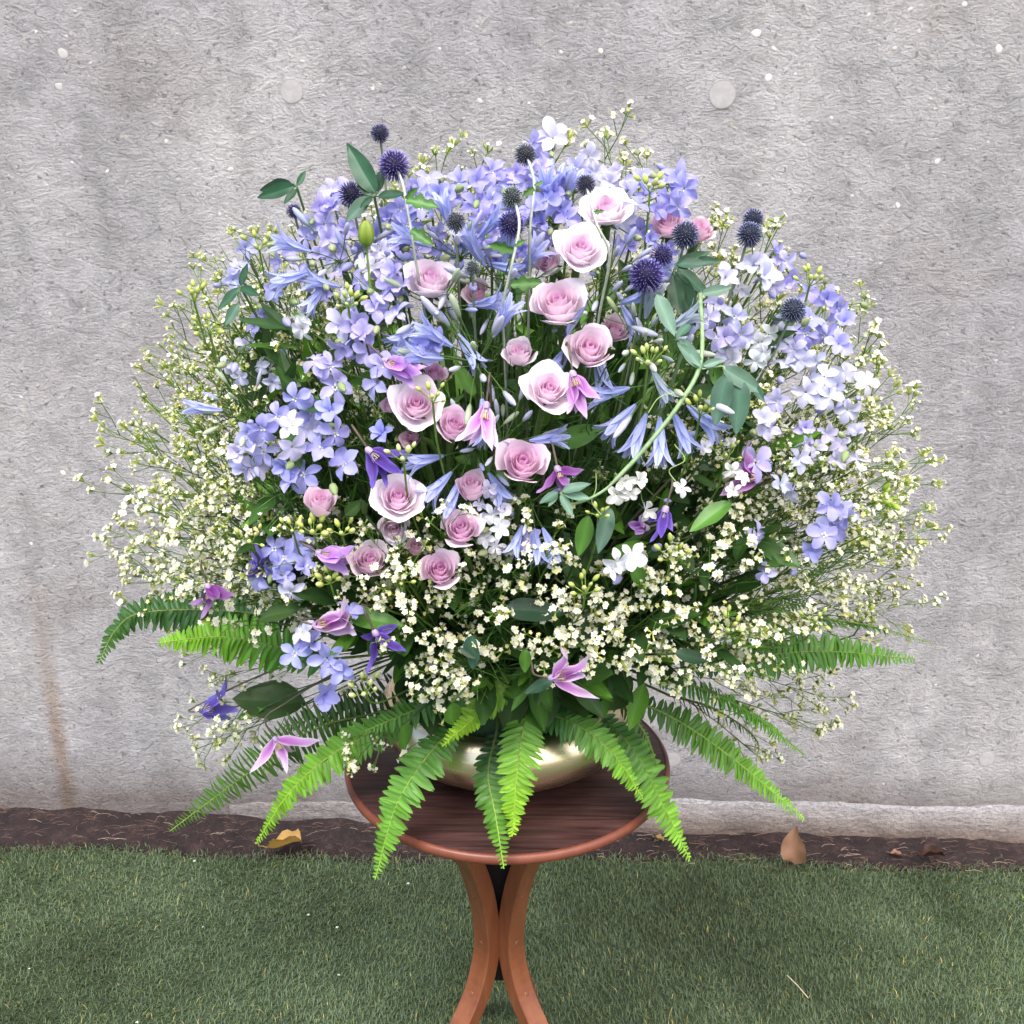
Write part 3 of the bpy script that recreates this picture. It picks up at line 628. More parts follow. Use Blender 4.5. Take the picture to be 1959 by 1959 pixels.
def rose_set(kind, seed):
    g = random.Random(seed); S = []
    deep, mid, pale, wht = (0.83, 0.55, 0.74), (0.86, 0.67, 0.79), (0.88, 0.76, 0.84), (0.90, 0.84, 0.88)
    lay = {'open': [(3, .15, 1.0, -.02, 2.3, .30, 0, deep, deep), (4, .29, 1.03, .02, 1.45, .24, .0, deep, mid), (5, .44, 1.0, .09, 1.12, .18, .3, mid, pale), (5, .58, .96, .20, .98, .12, .8, mid, wht), (5, .70, .86, .40, .86, .08, 1.3, pale, wht)],
           'half': [(3, .15, 1.0, -.02, 2.3, .30, 0, deep, deep), (4, .28, 1.04, .02, 1.45, .24, .0, deep, mid), (5, .42, 1.02, .06, 1.15, .18, .3, mid, pale), (5, .55, 1.0, .12, 1.0, .14, .7, mid, pale), (3, .64, .92, .30, .85, .08, 1.2, pale, wht)],
           'bud': [(3, .14, 1.08, -.03, 2.3, .30, 0, deep, deep), (4, .26, 1.12, .0, 1.5, .24, .0, deep, mid), (4, .38, 1.08, .05, 1.25, .18, .4, mid, pale), (3, .46, .98, .16, 1.0, .14, .9, mid, pale)]}[kind]
    for li, (n, Rr, H, c, wa, sp, ed, cb, ce) in enumerate(lay):
        a0 = g.uniform(0, 6.28)
        for k in range(n):
            me = rose_petal(Rr*g.uniform(.95, 1.05), H*g.uniform(.96, 1.03), c*g.uniform(.7, 1.3), wa*g.uniform(.93, 1.07), sp, ed, seed*100+li*10+k, cb, ce)
            S.append((me, Matrix.Rotation(a0+2*math.pi*k/n+g.uniform(-.12, .12), 4, 'Z') @ Matrix.Rotation(g.uniform(-.05, .05), 4, 'X')))
    return S
ROSE = {k: [rose_set(k, s+31*i) for i in range(2)] for k, s in (('open', 11), ('half', 12), ('bud', 13))}
RAD = {'open': 1.06, 'half': 0.90, 'bud': 0.62}
def clear_of_roses(*pts):
    for q in pts:
        for c, r in ROSES:
            v = q-CAM; w = c-CAM; k = v.dot(w)/w.dot(w)
            if k < 1.02 and (v/k-w).length < r: return False
    return True
SEPAL = blade(None, lance(0.17, .3), .3, -0.25, (0.06, 0.13, 0.04), (0.05, 0.11, 0.03), (0.10, 0.18, 0.06)).mesh('sepal', M_LEAF)
def rose(px, py, d, kind, label, tilt=(0, 0.55), off=0.0, tint=(1, 1, 1)):
    p = surf(px, py, off); d *= .9; s = d*ppm(p)/2/RAD[kind]; tcv = tocam(p); ROSES.append((p, d*.5*.8*ppm(p))); ZONES.append((p, d*.5*.85*ppm(p)))
    # tilt: how far the face leans right / up from the camera's line
    dr = (tcv + Vector((1, 0, 0))*tilt[0] + Z*(tilt[1]+(.34 if tilt[1] > 0 else 0)) + jit(0.2)).normalized()
    base = p - dr*s*0.55; F = root_pt(base); root = thing('rose', F, label, 'rose', 'lavender pink roses')
    m3 = frame(dr, None, rnd.uniform(0, 6.28)); M = T4(base, m3, s)
    for me, ml in rnd.choice(ROSE[kind]): obj('petal', me, root, rel(root, M @ ml), tint)
    for k in range(5):
        a = k*1.2566; d0 = m3 @ Vector((math.cos(a), math.sin(a), 0))
        place_blade('sepal', SEPAL, base+d0*s*.08, base+d0*s*.62+dr*s*rnd.uniform(-.25, .4), -dr+d0*.4, root)
    P = stem_path(F, base, dr); P.append(base+dr*s*.1)
    mb = MB(); n = len(P); mb.tube([q-F for q in P], [.0032]*(n-2)+[.0042, .0055], [mixc((0.04, 0.09, 0.02), (0.12, 0.20, 0.05), i/n) for i in range(n)], 6)
    obj('stem', mb.mesh('stem', M_STEM), root)
W1, PK, DP, DU = (1.06, 1.10, 1.08), (1, 1, 1), (0.97, 0.88, 0.95), (0.82, 0.70, 0.72)
for r_ in [
    (1160, 402, 108, 'open', 'almost white rose seen from the side, highest of the roses', (0.1, 1.0), 0, W1),
    (1110, 478, 110, 'open', 'large white-pink rose directly below the highest rose', (0.12, .5), -.015, (1.04, 1.05, 1.05)),
    (1050, 503, 62, 'half', 'pink rose seen from behind at the left of the large white-pink rose', (-1.0, .2), .01, (.95, .85, .88)),
    (1068, 583, 118, 'half', 'lavender rose with wide lower petals, third from the top', (-.05, .55), -.01, PK),
    (993, 678, 74, 'half', 'small pale rose with an agapanthus petal across it', (-.15, .8), 0, PK),
    (1128, 668, 104, 'half', 'tall cupped lavender rose right of the agapanthus umbel', (.05, .5), -.01, (1.03, 1.03, 1.03)),
    (1175, 632, 64, 'half', 'pink rose peeping from behind the tall cupped rose', (.4, .6), .03, (.98, .9, .93)),
    (1049, 746, 110, 'open', 'perfectly round pale rose with spiral centre, in the bouquet middle', (0, .35), -.02, (1.03, 1.03, 1.03)),
    (796, 775, 112, 'open', 'big pale rose with yellow bud sprig over it, left of centre', (-.1, .45), -.01, (1.03, 1.02, 1.03)),
    (824, 537, 104, 'half', 'whitish rose at upper left beside lilac florets', (0, .7), 0, W1),
    (870, 815, 86, 'half', 'mid pink rose beside the hanging magenta clematis', (.1, .35), -.01, DP),
    (831, 714, 52, 'half', 'small mauve rose above the big pale left rose', (.1, .4), .02, (.86, .72, .86)),
    (1000, 886, 108, 'half', 'pink rose with deep centre just above the dark magenta clematis', (.1, .35), -.015, (1.0, .93, .98)),
    (761, 953, 108, 'open', 'white rimmed rose with heart-shaped petals at lower left of centre', (.05, .4), -.015, (1.04, 1.03, 1.04)),
    (902, 934, 66, 'bud', 'half closed pink rose above the white larkspur', (.05, .6), 0, (1, .94, .97)),
    (613, 965, 66, 'bud', 'closed pale pink rosebud, leftmost of all roses', (.15, .9), -.005, (1.02, .97, .99)),
    (882, 1012, 90, 'half', 'pink rose with dark spiral heart next to the white larkspur', (-.05, .35), -.015, DP),
    (708, 1074, 88, 'half', 'dusky rose at the right of the open lilac clematis', (.05, .5), -.01, (.97, .92, .95)),
    (841, 1091, 88, 'half', 'lowest rose, small and pink with rolled petals', (0, .35), -.015, DP),
    (752, 1008, 70, 'half', 'pale rose turned downwards under the heart-petalled rose', (.1, -.5), .015, W1),
    (795, 1048, 40, 'bud', 'tiny dusky pink rosebud between the two lower roses', (.3, .8), 0, DU),
    (1278, 432, 74, 'half', 'pink rose seen from the back at the upper right', (-.1, 1.3), .02, (.96, .84, .88)),
    (1338, 442, 66, 'half', 'pink rose behind the grey-blue globe thistle, rightmost of all roses', (.4, 1.2), .03, (.96, .84, .88)),
    (788, 838, 44, 'bud', 'dusky rosebud hanging below the big pale left rose', (-.2, -.1), .02, DU),
    (912, 560, 58, 'half', 'pink rose half hidden behind agapanthus buds', (-.2, .5), .03, (.95, .86, .9)),
    (747, 776, 38, 'bud', 'tiny pink bud at the left side of the big pale left rose', (-.6, .6), .01, (1, .92, .95)),
    ]: rose(*r_)

# ------------------------------------------------------------------ globe thistles
def thistle_mesh(seed, ns=230, rin=0.60):
    g = random.Random(seed); mb = MB()
    prof = [(0.001, -rin)]+[(rin*math.cos(a), rin*math.sin(a)) for a in [R(x) for x in range(-75, 76, 15)]]+[(0.001, rin)]
    mb.lathe(prof, (0.018, 0.018, 0.035), 14)
    for i in range(ns):
        zc = 1-2*(i+.5)/ns; r = math.sqrt(1-zc*zc); a = i*2.39996; d = Vector((r*math.cos(a), r*math.sin(a), zc))
        d = (d+Vector((g.uniform(-.05, .05), g.uniform(-.05, .05), g.uniform(-.05, .05)))).normalized()
        u = d.orthogonal().normalized(); w = d.cross(u); o = len(mb.v); tipr = g.uniform(.92, 1.06)
        for k in range(3):
            b = k*2.094; mb.v.append(d*rin*.92+(u*math.cos(b)+w*math.sin(b))*0.020); mb.c.append((0.02, 0.02, 0.045))
        for k in range(3):
            b = k*2.094; mb.v.append(d*lerp(rin, tipr, .55)+(u*math.cos(b)+w*math.sin(b))*0.036); mb.c.append((0.05, 0.05, 0.12))
        mb.v.append(d*tipr); mb.c.append((0.34, 0.34, 0.62))
        for k in range(3):
            q = (k+1) % 3; mb.f.append((o+k, o+q, o+3+q, o+3+k)); mb.f.append((o+3+k, o+3+q, o+6))
    return mb.mesh('flower_head', M_SPIKE)
THL = blade(None, lambda t: .20*max(0, math.sin(math.pi*t**.8))**.8*(1+.35*math.sin(t*19))+.003, .2, .15, (.06, .16, .035), (.05, .13, .03), (.10, .22, .05), None, 14).mesh('leaf', M_LEAF)
THI = [thistle_mesh(1), thistle_mesh(2, 200, .55), thistle_mesh(3, 260, .66)]
GREY, NAVY, VIOL, GRN = (1.5, 1.6, 1.0), (1.1, 1.1, 1.1), (1.25, 1.0, 1.6), (2.0, 2.4, 1.2)
STL = (0.50, 0.54, 0.46)
def thistle(px, py, d, tint, label, off=-0.02, pts=None, leaves=()):
    off -= .022; p = surf(px, py, off); r = d*ppm(p)/2
    if pts: P2 = [surf(a, b, o-.022) for a, b, o in pts]
    F = root_pt(p); root = thing('globe_thistle', F, label, 'globe thistle', 'globe thistles')
    ZONES.append((p, r*.9))
    hd = ((p-P2[0]).normalized() if pts else ((p-F).normalized()*.6+Z*.5+tocam(p)*.3).normalized())
    obj('flower_head', rnd.choice(THI), root, rel(root, T4(p, frame(hd, None, rnd.uniform(0, 6)), r*1.1)), tint)
    if pts: P = catmull([p]+P2+[lerp(P2[-1], F, t) for t in (.1, .25, .45, .7, 1)], 4)[::-1]
    else: P = stem_path(F, p, hd, 10, .3)
    obj('stem', stem_mesh([q-F for q in P], 0.0013, .0013, (0.12, 0.16, 0.09), STL if pts else (0.22, 0.27, 0.2)), root)
    for (a, b, c, e) in leaves:
        A = surf(a, b, off-.004); place_blade('leaf', THL, A, surf2(A, c, e, off-.01), tocam(A)+Z*.4+jit(.3), root, 1.0, None, rnd.uniform(-.4, .4))
for t_ in [
    (727, 255, 36, NAVY, 'small dark globe thistle, topmost at the upper left', 0.0, None),
    (754, 317, 60, VIOL, 'large lilac globe thistle on a white stem beside the big green leaves', -.03, [(770, 350, -.025), (783, 420, -.02), (794, 490, 0)], [(776, 384, 838, 390), (775, 380, 800, 360), (786, 440, 826, 465)]),
    (672, 373, 52, (.75, .7, .9), 'blackish globe thistle crossed by a leaf at the upper left', -.01, None),
    (562, 404, 30, NAVY, 'small navy globe thistle, leftmost of all thistles', 0.01, None),
    (872, 424, 39, GREY, 'grey globe thistle among the upper lilac florets', -.02, None),
    (1005, 296, 42, GREY, 'grey globe thistle at the top centre on a pale bent stem', -.03, [(1014, 316, -.028), (1022, 358, -.02), (1014, 440, -.01)], [(1022, 360, 1002, 374), (1022, 356, 1040, 346)]),
    (980, 378, 44, GRN, 'green-grey unripe globe thistle above the dark purple one', -.035, [(989, 400, -.034), (993, 440, -.03), (976, 520, -.02), (962, 590, 0)], [(983, 480, 934, 468), (985, 472, 1006, 458), (976, 545, 1036, 538)]),
    (978, 429, 52, (.95, .8, 1.35), 'dark purple globe thistle crossed by a pale stem at the top centre', -.02, None),
    (1120, 353, 40, (1.2, 1.2, 1.0), 'small grey-navy globe thistle on a thin stem above the highest rose', -.04, [(1127, 375, -.04), (1142, 430, -.045), (1166, 490, -.03)], [(1134, 408, 1156, 402)]),
    (1311, 450, 54, (1.3, 1.5, 1.3), 'grey-blue globe thistle in front of the upper right pink roses', -.02, None),
    (1266, 489, 46, VIOL, 'light violet globe thistle touching the largest thistle', -.02, None),
    (1236, 528, 66, (1.05, .85, 1.5), 'largest deep violet globe thistle left of the dark vine leaves', -.02, None),
    (1433, 449, 50, (1.3, 1.45, 1.25), 'blue-grey globe thistle among white sprays at the upper right', -.015, None),
    (1441, 419, 42, (1.2, 1.3, 1.2), 'globe thistle just behind and above its upper right twin', .01, None),
    (1517, 594, 50, (1.35, 1.6, 1.3), 'steel grey globe thistle, rightmost of all thistles', -.015, None),
    (904, 513, 32, GRN, 'small green globe thistle bud right of the whitish rose', -.01, None),
    ]: thistle(*t_)

# ------------------------------------------------------------------ delphinium and larkspur florets
def del_petal(seed, wid):
    g = random.Random(seed); mb = MB(); pts = []; cols = []; n = 8; ph = g.uniform(0, 6); bendk = g.uniform(.05, .34); wv = g.uniform(.03, .08)
    for i in range(n):
        t = i/(n-1); w = wid*(0.18+0.82*math.sin(min(1, t*1.25)*math.pi/2)**1.3)*(1-max(0, t-.62)**2*4.2)
        for a in (-1, -.5, 0, .5, 1):
            y = t*(1-0.05*a*a*(t > .9))+(0.02*math.sin(a*5+ph) if t > .8 else 0); z = 0.10*math.sin(t*3.1)-bendk*t*t+abs(a)**1.5*w*0.35+wv*math.sin(t*6+a*3.2+ph)*t
            pts.append(Vector((a*w, y, z))); cols.append(mixc((1.0, 1.0, 1.0), (0.94, 0.93, 1.0), t)if abs(a) > .2 else mixc((0.86, 0.86, .98), (0.88, .87, .98), t))
    mb.grid(pts, 5, n, cols); return mb.mesh('petal', M_PETAL)
DPET = [del_petal(s, w) for s, w in ((1, .36), (2, .31), (3, .42), (4, .34), (5, .28), (6, .39), (7, .33), (8, .36))]
def bee_mesh(eye):
    mb = MB()
    for k in range(4):
        a = k*1.57+.4; d = Vector((math.cos(a), math.sin(a), 0)); o = len(mb.v); s = Vector((-d.y, d.x, 0))
        mb.v += [Vector((0, 0, .06)), d*.12+s*.07+Z*.16, d*.22+Z*.17, d*.12-s*.07+Z*.16]; mb.c += [(.75, .76, .62), (.9, .9, .9), (.88, .88, .92), (.9, .9, .9)]; mb.f.append((o, o+1, o+2, o+3))
    mb.lathe([(0.001, .14), (.05, .12), (.06, .06), (.05, 0)], eye, 6)
    mb.tube([Vector((0, 0, .02)), Vector((0, -.12, -.22)), Vector((.02, -.32, -.52))], [.09, .06, .03], [(.42, .42, .75)]*3, 5)          # spur
    mb.tube([Vector((0, 0, 0)), Vector((0, .06, -.3)), Vector((0, -.02, -.85))], [.05, .03, .028], (0.13, 0.20, 0.06), 4)
    return mb.mesh('floret', M_PETAL)
BEE = [bee_mesh((.35, .38, .12)), bee_mesh((.72, .74, .60)), bee_mesh((.12, .12, .10))]
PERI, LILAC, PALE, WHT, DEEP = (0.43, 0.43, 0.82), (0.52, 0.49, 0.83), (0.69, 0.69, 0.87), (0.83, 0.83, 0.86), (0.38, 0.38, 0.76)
def floret(root, px, py, d, colr, off=0.0, face=None, cup=None):
    p = surf(px, py, off); s = d*ppm(p)/2*1.02
    dr = (tocam(p)*.85 + nrm(p)*.45 + Z*.15 + jit(0.8)).normalized() if face is None else (tocam(p)+Vector((face[0], 0, face[1]))).normalized()
    m3 = frame(dr, None, rnd.uniform(0, 6.28)); ZONES.append((p, s*.62)); fl = obj('floret', rnd.choice(BEE), root, rel(root, T4(p, m3, s)))
    cup = rnd.uniform(.05, .95) if cup is None else cup; off_ = rnd.random()
    v = rnd.uniform(.93, 1.07); cc = tuple(min(.9, c*v*rnd.uniform(.97, 1.03)) for c in colr)
    for k in range(5):
        a = (k+off_)*1.2566+rnd.uniform(-.13, .13)
        M = Matrix.Rotation(a, 4, 'Z') @ Matrix.Rotation(cup+rnd.uniform(-.35, .35), 4, 'X') @ Matrix.Rotation(rnd.uniform(-.35, .35), 4, 'Y') @ Matrix.Diagonal((rnd.uniform(.85, 1.12), rnd.uniform(.86, 1.08), 1, 1))
        obj('petal', rnd.choice(DPET), fl, Matrix.Translation((0, 0, .02)) @ M, cc)
    return p
def delphinium(name, label, cat, group, flo):
    ps = [surf(f[0], f[1], (f[4] if len(f) > 4 else 0)+.02) for f in flo]
    tip = min(flo, key=lambda f: (f[0]-980)**2*-1+(f[1]-1350)**2*-1); H = surf(tip[0], tip[1], .03)
    F = root_pt(H); root = thing(name, F, label, cat, group); P = stem_path(F, H, (H-F).normalized(), 12)
    mb = MB(); mb.tube([q-F for q in P], [lerp(.0026, .0012, i/12) for i in range(13)], (0.075, 0.13, 0.035), 5)
    for f in flo:
        p = floret(root, f[0], f[1], f[2], f[3], f[4] if len(f) > 4 else rnd.uniform(-.012, .012), *(f[5:6]))
        q = min(P, key=lambda a: (a-p).length+0.4*(a-F).length*0); e = p-(tocam(p))*.012
        mb.tube([q-F, lerp(q, e, .5)-F-Z*.004, e-F], .0007, (0.09, 0.15, 0.04), 4)
        if rnd.random() < .45:
            b = surf(f[0]+rnd.uniform(-40, 40), f[1]+rnd.uniform(-40, 40), rnd.uniform(-.01, .02)); q2 = min(P, key=lambda a: (a-b).length)
            mb.tube([q2-F, lerp(q2, b, .6)-F-Z*.003, b-F], .0006, (0.10, 0.17, 0.05), 4)
            obj('bud', DBUD, root, rel(root, T4(b, frame((b-q2).normalized()+jit(.4)), rnd.uniform(.008, .015))), rnd.choice([(.42, .48, .26), (.42, .42, .70), (.34, .44, .2)]))
    obj('stem', mb.mesh('stem', M_STEM), root)
def fl(l, d, c, off=None):
    out = []
    for i, q in enumerate(l):
        cc = q[2] if len(q) > 2 and q[2] else c; out.append((q[0], q[1], (q[3] if len(q) > 3 else d)*rnd.uniform(.92, 1.1), cc, off if off is not None else rnd.uniform(-.014, .014)))
    return out
_m = MB(); _m.lathe([(.04, 0), (.24, .15), (.30, .5), (.20, .85), (.002, 1.05)], (1, 1, 1), 7); DBUD = _m.mesh('bud', M_PETAL)
G1 = 'lilac-blue delphinium stems'
for lab, lst in [
    ('delphinium at mid left with a dense mass of periwinkle and white florets', fl([(566, 762), (561, 816, WHT), (597, 820, PALE), (632, 787), (615, 859), (557, 853, PALE), (545, 892), (561, 924), (582, 909), (661, 888), (503, 818), (532, 797), (590, 785), (640, 830)], 66, PERI)),
    ('pale blue delphinium tip at the outer left of the mid left mass', fl([(479, 849, PALE), (472, 828), (456, 866, PALE), (483, 895, PALE), (505, 865), (465, 900)], 62, (0.50, 0.52, 0.84))),
    ('single clear blue delphinium sprig left of the big pale rose', fl([(733, 832, None, 58)], 58, (.37, .38, .80))),
    ('large lilac delphinium in the left centre above the big pale rose', fl([(698, 645, None, 78), (655, 622, PALE), (682, 622), (605, 692), (640, 742), (630, 702), (735, 702), (722, 732), (580, 628, WHT, 50), (706, 672, None, 70), (660, 660)], 68, LILAC)),
    ('delphinium hugging the left side of the whitish rose', fl([(734, 570), (773, 549), (762, 604), (718, 590), (757, 523), (745, 545)], 60, LILAC)),
    ('delphinium at the upper left edge below the small navy thistle', fl([(633, 366), (620, 428), (597, 435), (640, 400), (643, 482), (685, 402, PALE, 38), (660, 440), (628, 458), (610, 395), (655, 365)], 56, LILAC)),
    ('delphinium below the large lilac thistle at the top left', fl([(819, 345), (800, 365), (838, 372), (765, 400), (780, 430), (745, 420), (805, 400)], 58, PERI)),
    ('delphinium with open star florets at the top, left of centre', fl([(879, 350), (910, 347), (939, 328), (908, 396), (941, 385), (888, 385), (860, 375), (925, 420), (950, 350)], 60, (.46, .45, .84))),
    ('delphinium reaching the very top of the bouquet', fl([(1058, 267, PALE, 74), (1016, 272), (1035, 324), (1028, 300), (1050, 345), (1006, 345)], 60, LILAC)),
    ('delphinium just left of the highest rose', fl([(1102, 324), (1085, 345), (1060, 366), (1075, 395), (1045, 385), (1085, 420), (1040, 430), (1020, 405)], 58, PERI)),
    ('delphinium spike standing highest at the upper right', fl([(1296, 345, None, 70), (1283, 386), (1310, 360), (1223, 345), (1254, 402), (1270, 350), (1232, 375), (1215, 395), (1300, 395)], 58, PERI)),
    ('pale delphinium right of the dark vine leaves', fl([(1458, 529, PALE, 72), (1385, 533, PALE), (1418, 550, WHT, 40), (1476, 545), (1440, 510)], 60, PALE)),
    ('faint lilac delphinium behind the grey vine leaves', fl([(1404, 605), (1385, 645), (1368, 650), (1353, 608), (1415, 640), (1391, 672, PALE), (1370, 585)], 54, (.55, .54, .82))),
    ('delphinium beside the rightmost globe thistle', fl([(1548, 612, None, 66), (1599, 590), (1603, 659), (1614, 618), (1581, 572), (1575, 640), (1540, 640)], 60, (.44, .44, .82))),
    ('washed-out delphinium in the right side sprays', fl([(1577, 721), (1617, 714), (1541, 750, PALE), (1600, 735), (1621, 783), (1657, 732, WHT, 48), (1585, 760)], 58, PALE)),
    ('pale delphinium between the grey vine leaves and the right rim', fl([(1541, 819), (1534, 848, PALE), (1525, 880, PALE), (1461, 804), (1487, 768), (1470, 820, PALE)], 56, (.58, .57, .84))),
    ('periwinkle delphinium low on the right rim', fl([(1585, 967), (1595, 1004, None, 66), (1617, 989), (1566, 1007, PALE), (1548, 1054), (1600, 975), (1575, 1025)], 60, PERI)),
    ('scattered delphinium florets in the lower right sprays', fl([(1447, 1022), (1465, 1094, None, 52), (1516, 938, PALE), (1490, 930, PALE), (1445, 885, LILAC, 66)], 50, LILAC)),
    ('delphinium cluster at lower left over a dark violet clematis', fl([(512, 1078), (546, 1067), (574, 1049), (538, 1104), (556, 1130, PALE), (525, 1050), (580, 1085), (500, 1100)], 60, (.45, .46, .84))),
    ('lowest delphinium, with big open florets at the lower left', fl([(580, 1210, PALE), (564, 1250, None, 66), (626, 1258, None, 66), (652, 1275), (619, 1328, None, 70), (598, 1232), (668, 1175, None, 54)], 60, (.45, .46, .86), -.02)),
    ('single periwinkle delphinium floret at the centre, below the pink rose', fl([(1012, 1035, None, 62)], 60, LILAC)),
    ('delphinium floret in front of the agapanthus umbel', fl([(816, 672, None, 62), (800, 660), (840, 655)], 54, (.40, .42, .80))),
    ('delphinium hidden in the upper left sprays', fl([(460, 514), (445, 535), (468, 475), (489, 625), (528, 555), (505, 600)], 48, (.48, .49, .82), .02)),
    ('loose lilac delphinium between the lantern bud and the whitish rose', fl([(745, 470), (770, 500), (725, 520), (760, 445), (800, 480), (690, 540), (650, 520), (715, 590)], 50, LILAC, .012)),
    ('pale delphinium filling the crown below the top grey thistle', fl([(985, 330), (965, 340), (1040, 400), (1010, 420), (950, 450), (1040, 450), (930, 480), (995, 360)], 52, LILAC, .014)),
    ('pale delphinium behind the small grey-navy thistle', fl([(1140, 330), (1165, 350), (1185, 335), (1150, 375), (1200, 365), (1125, 300), (1190, 420)], 52, PALE, .02)),
    ('lilac delphinium at the upper left rim among budded sprays', fl([(560, 480), (585, 455), (570, 520), (540, 500), (610, 490), (600, 540), (625, 560)], 46, LILAC, .015)),
    ('pale lilac delphinium left of the lilac trumpets in the left flank', fl([(430, 700), (460, 720), (500, 700), (540, 680), (520, 730), (470, 660)], 42, PALE, .03)),
    ('pale lilac delphinium under the rightmost thistle', fl([(1500, 640), (1520, 670), (1480, 665), (1500, 700), (1535, 690), (1560, 690)], 52, PALE, .01)),
    ('lilac delphinium at the right shoulder above the rightmost thistle', fl([(1480, 480), (1500, 500), (1520, 530), (1470, 500), (1545, 560), (1500, 545)], 46, LILAC, .015)),
    ('faded delphinium low in the right flank', fl([(1580, 830), (1610, 850), (1640, 830), (1600, 880), (1560, 860), (1640, 880)], 46, PALE, .015)),
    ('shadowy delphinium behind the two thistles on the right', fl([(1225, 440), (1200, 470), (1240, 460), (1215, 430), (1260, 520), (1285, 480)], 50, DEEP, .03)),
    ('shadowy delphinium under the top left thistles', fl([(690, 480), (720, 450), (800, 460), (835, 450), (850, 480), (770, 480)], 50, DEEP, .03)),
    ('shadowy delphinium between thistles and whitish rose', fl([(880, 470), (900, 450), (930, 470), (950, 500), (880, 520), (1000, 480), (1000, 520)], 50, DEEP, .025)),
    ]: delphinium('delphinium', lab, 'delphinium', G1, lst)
G2 = 'white larkspur and bell flowers'
for lab, lst in [
    ('white larkspur with grey centres right of the spiral-hearted pink rose', fl([(940, 985), (955, 1010), (930, 1030), (950, 1045), (925, 1000), (965, 975)], 42, WHT, -.005)),
    ('bright white larkspur bloom above the lower right sprays', fl([(1180, 1072, None, 62), (1212, 1068, None, 58), (1172, 1090, None, 46)], 56, (.86, .87, .9), -.02)),
    ('cluster of creamy white bells above the dark violet clematis', fl([(1190, 918, None, 46), (1222, 920, None, 44), (1205, 940), (1234, 973, None, 52), (1180, 945)], 44, (.85, .85, .76), -.02)),
    ('lone white bell flower right of the creamy bells', fl([(1303, 935, None, 42)], 40, (.85, .86, .9), -.015)),
    ('single folded white floret at the end of the vine stem curve', fl([(1349, 855, None, 38), (1396, 846, None, 26)], 36, (.82, .83, .80), -.015)),
    ('cream florets lying on the right hand magenta clematis', fl([(1400, 899), (1404, 938), (1418, 915, None, 34)], 40, (.84, .84, .74), -.03)),
    ('white larkspur in the right side behind the vine', fl([(1451, 655), (1430, 645), (1470, 640), (1445, 690), (1400, 690), (1460, 675)], 46, (.80, .81, .82), .005)),
    ('curly white-lilac florets under the green lantern bud', fl([(698, 500), (742, 492), (712, 515), (728, 478)], 46, (.76, .75, .86), -.005)),
    ('white floret seen from the side at the upper left', fl([(585, 610, None, 44), (660, 560, PALE, 40)], 40, WHT)),
    ('pale florets beside the half closed pink rose', fl([(935, 935), (950, 950), (915, 965)], 38, (.74, .74, .86), .0)),
    ]: delphinium('larkspur', lab, 'larkspur', G2, lst)

# ------------------------------------------------------------------ agapanthus
def agap_flower(seed):
    g = random.Random(seed); mb = MB()
    mb.tube([Vector((0, 0, 0)), Vector((.02, 0, .4)), Vector((0, 0, .62))], [.012, .012, .02], (0.10, 0.19, 0.05), 4)
    op = g.uniform(.75, 1.2)
    for k in range(6):
        a = k*math.pi/3; pts = []; cols = []; ax = Vector((math.cos(a), math.sin(a), 0)); sd_ = Vector((-ax.y, ax.x, 0)); n = 8
        for i in range(n):
            t = i/(n-1); r = .022+.06*t+op*.26*t**3.2; w = .022+.075*math.sin(min(1, t*1.15)*math.pi*.86)**.9*(1 if t < .97 else .2); zz = .62+.92*t-.10*t**5*op
            for q in (-1, -.35, 0, .35, 1):
                pts.append(ax*(r-abs(q)*w*.15*(1-t))+sd_*q*w+Z*zz); cols.append((0.27, 0.33, 0.74) if q == 0 else mixc((0.44, 0.50, 0.84), (0.52, 0.56, 0.88), t))
        mb.grid(pts, 5, n, cols)
    for k in range(5):
        a = k*1.2566+.4; d = Vector((math.cos(a), math.sin(a), 0)); mb.tube([Z*.8+d*.02, Z*1.25+d*.07, Z*1.48+d*.13], .006, (.5, .52, .75), 3)
    return mb.mesh('flower', M_PETAL)
def agap_bud(seed, colr):
    mb = MB(); g = random.Random(seed)
    mb.tube([Vector((0, 0, 0)), Vector((.03, 0, .5)), Vector((0, 0, .92))], [.012, .011, .016], (0.11, 0.20, 0.05), 4)
    L_ = g.uniform(.42, .6); prof = [(.014, .9), (.045, .9+.15*L_), (.066, .9+.5*L_), (.058, .9+.78*L_), (.03, .9+.95*L_), (.002, .9+L_)]
    mb.lathe(prof, [mixc((0.22, 0.30, 0.16), colr, min(1, i/2)) for i in range(6)], 7); return mb.mesh('bud', M_PETAL)
AGF = [agap_flower(s) for s in (1, 2, 3)]; AGB = [agap_bud(1, (0.52, 0.54, 0.70)), agap_bud(2, (0.60, 0.60, 0.74)), agap_bud(3, (0.42, 0.46, 0.74)), agap_bud(4, (0.50, 0.58, 0.42))]
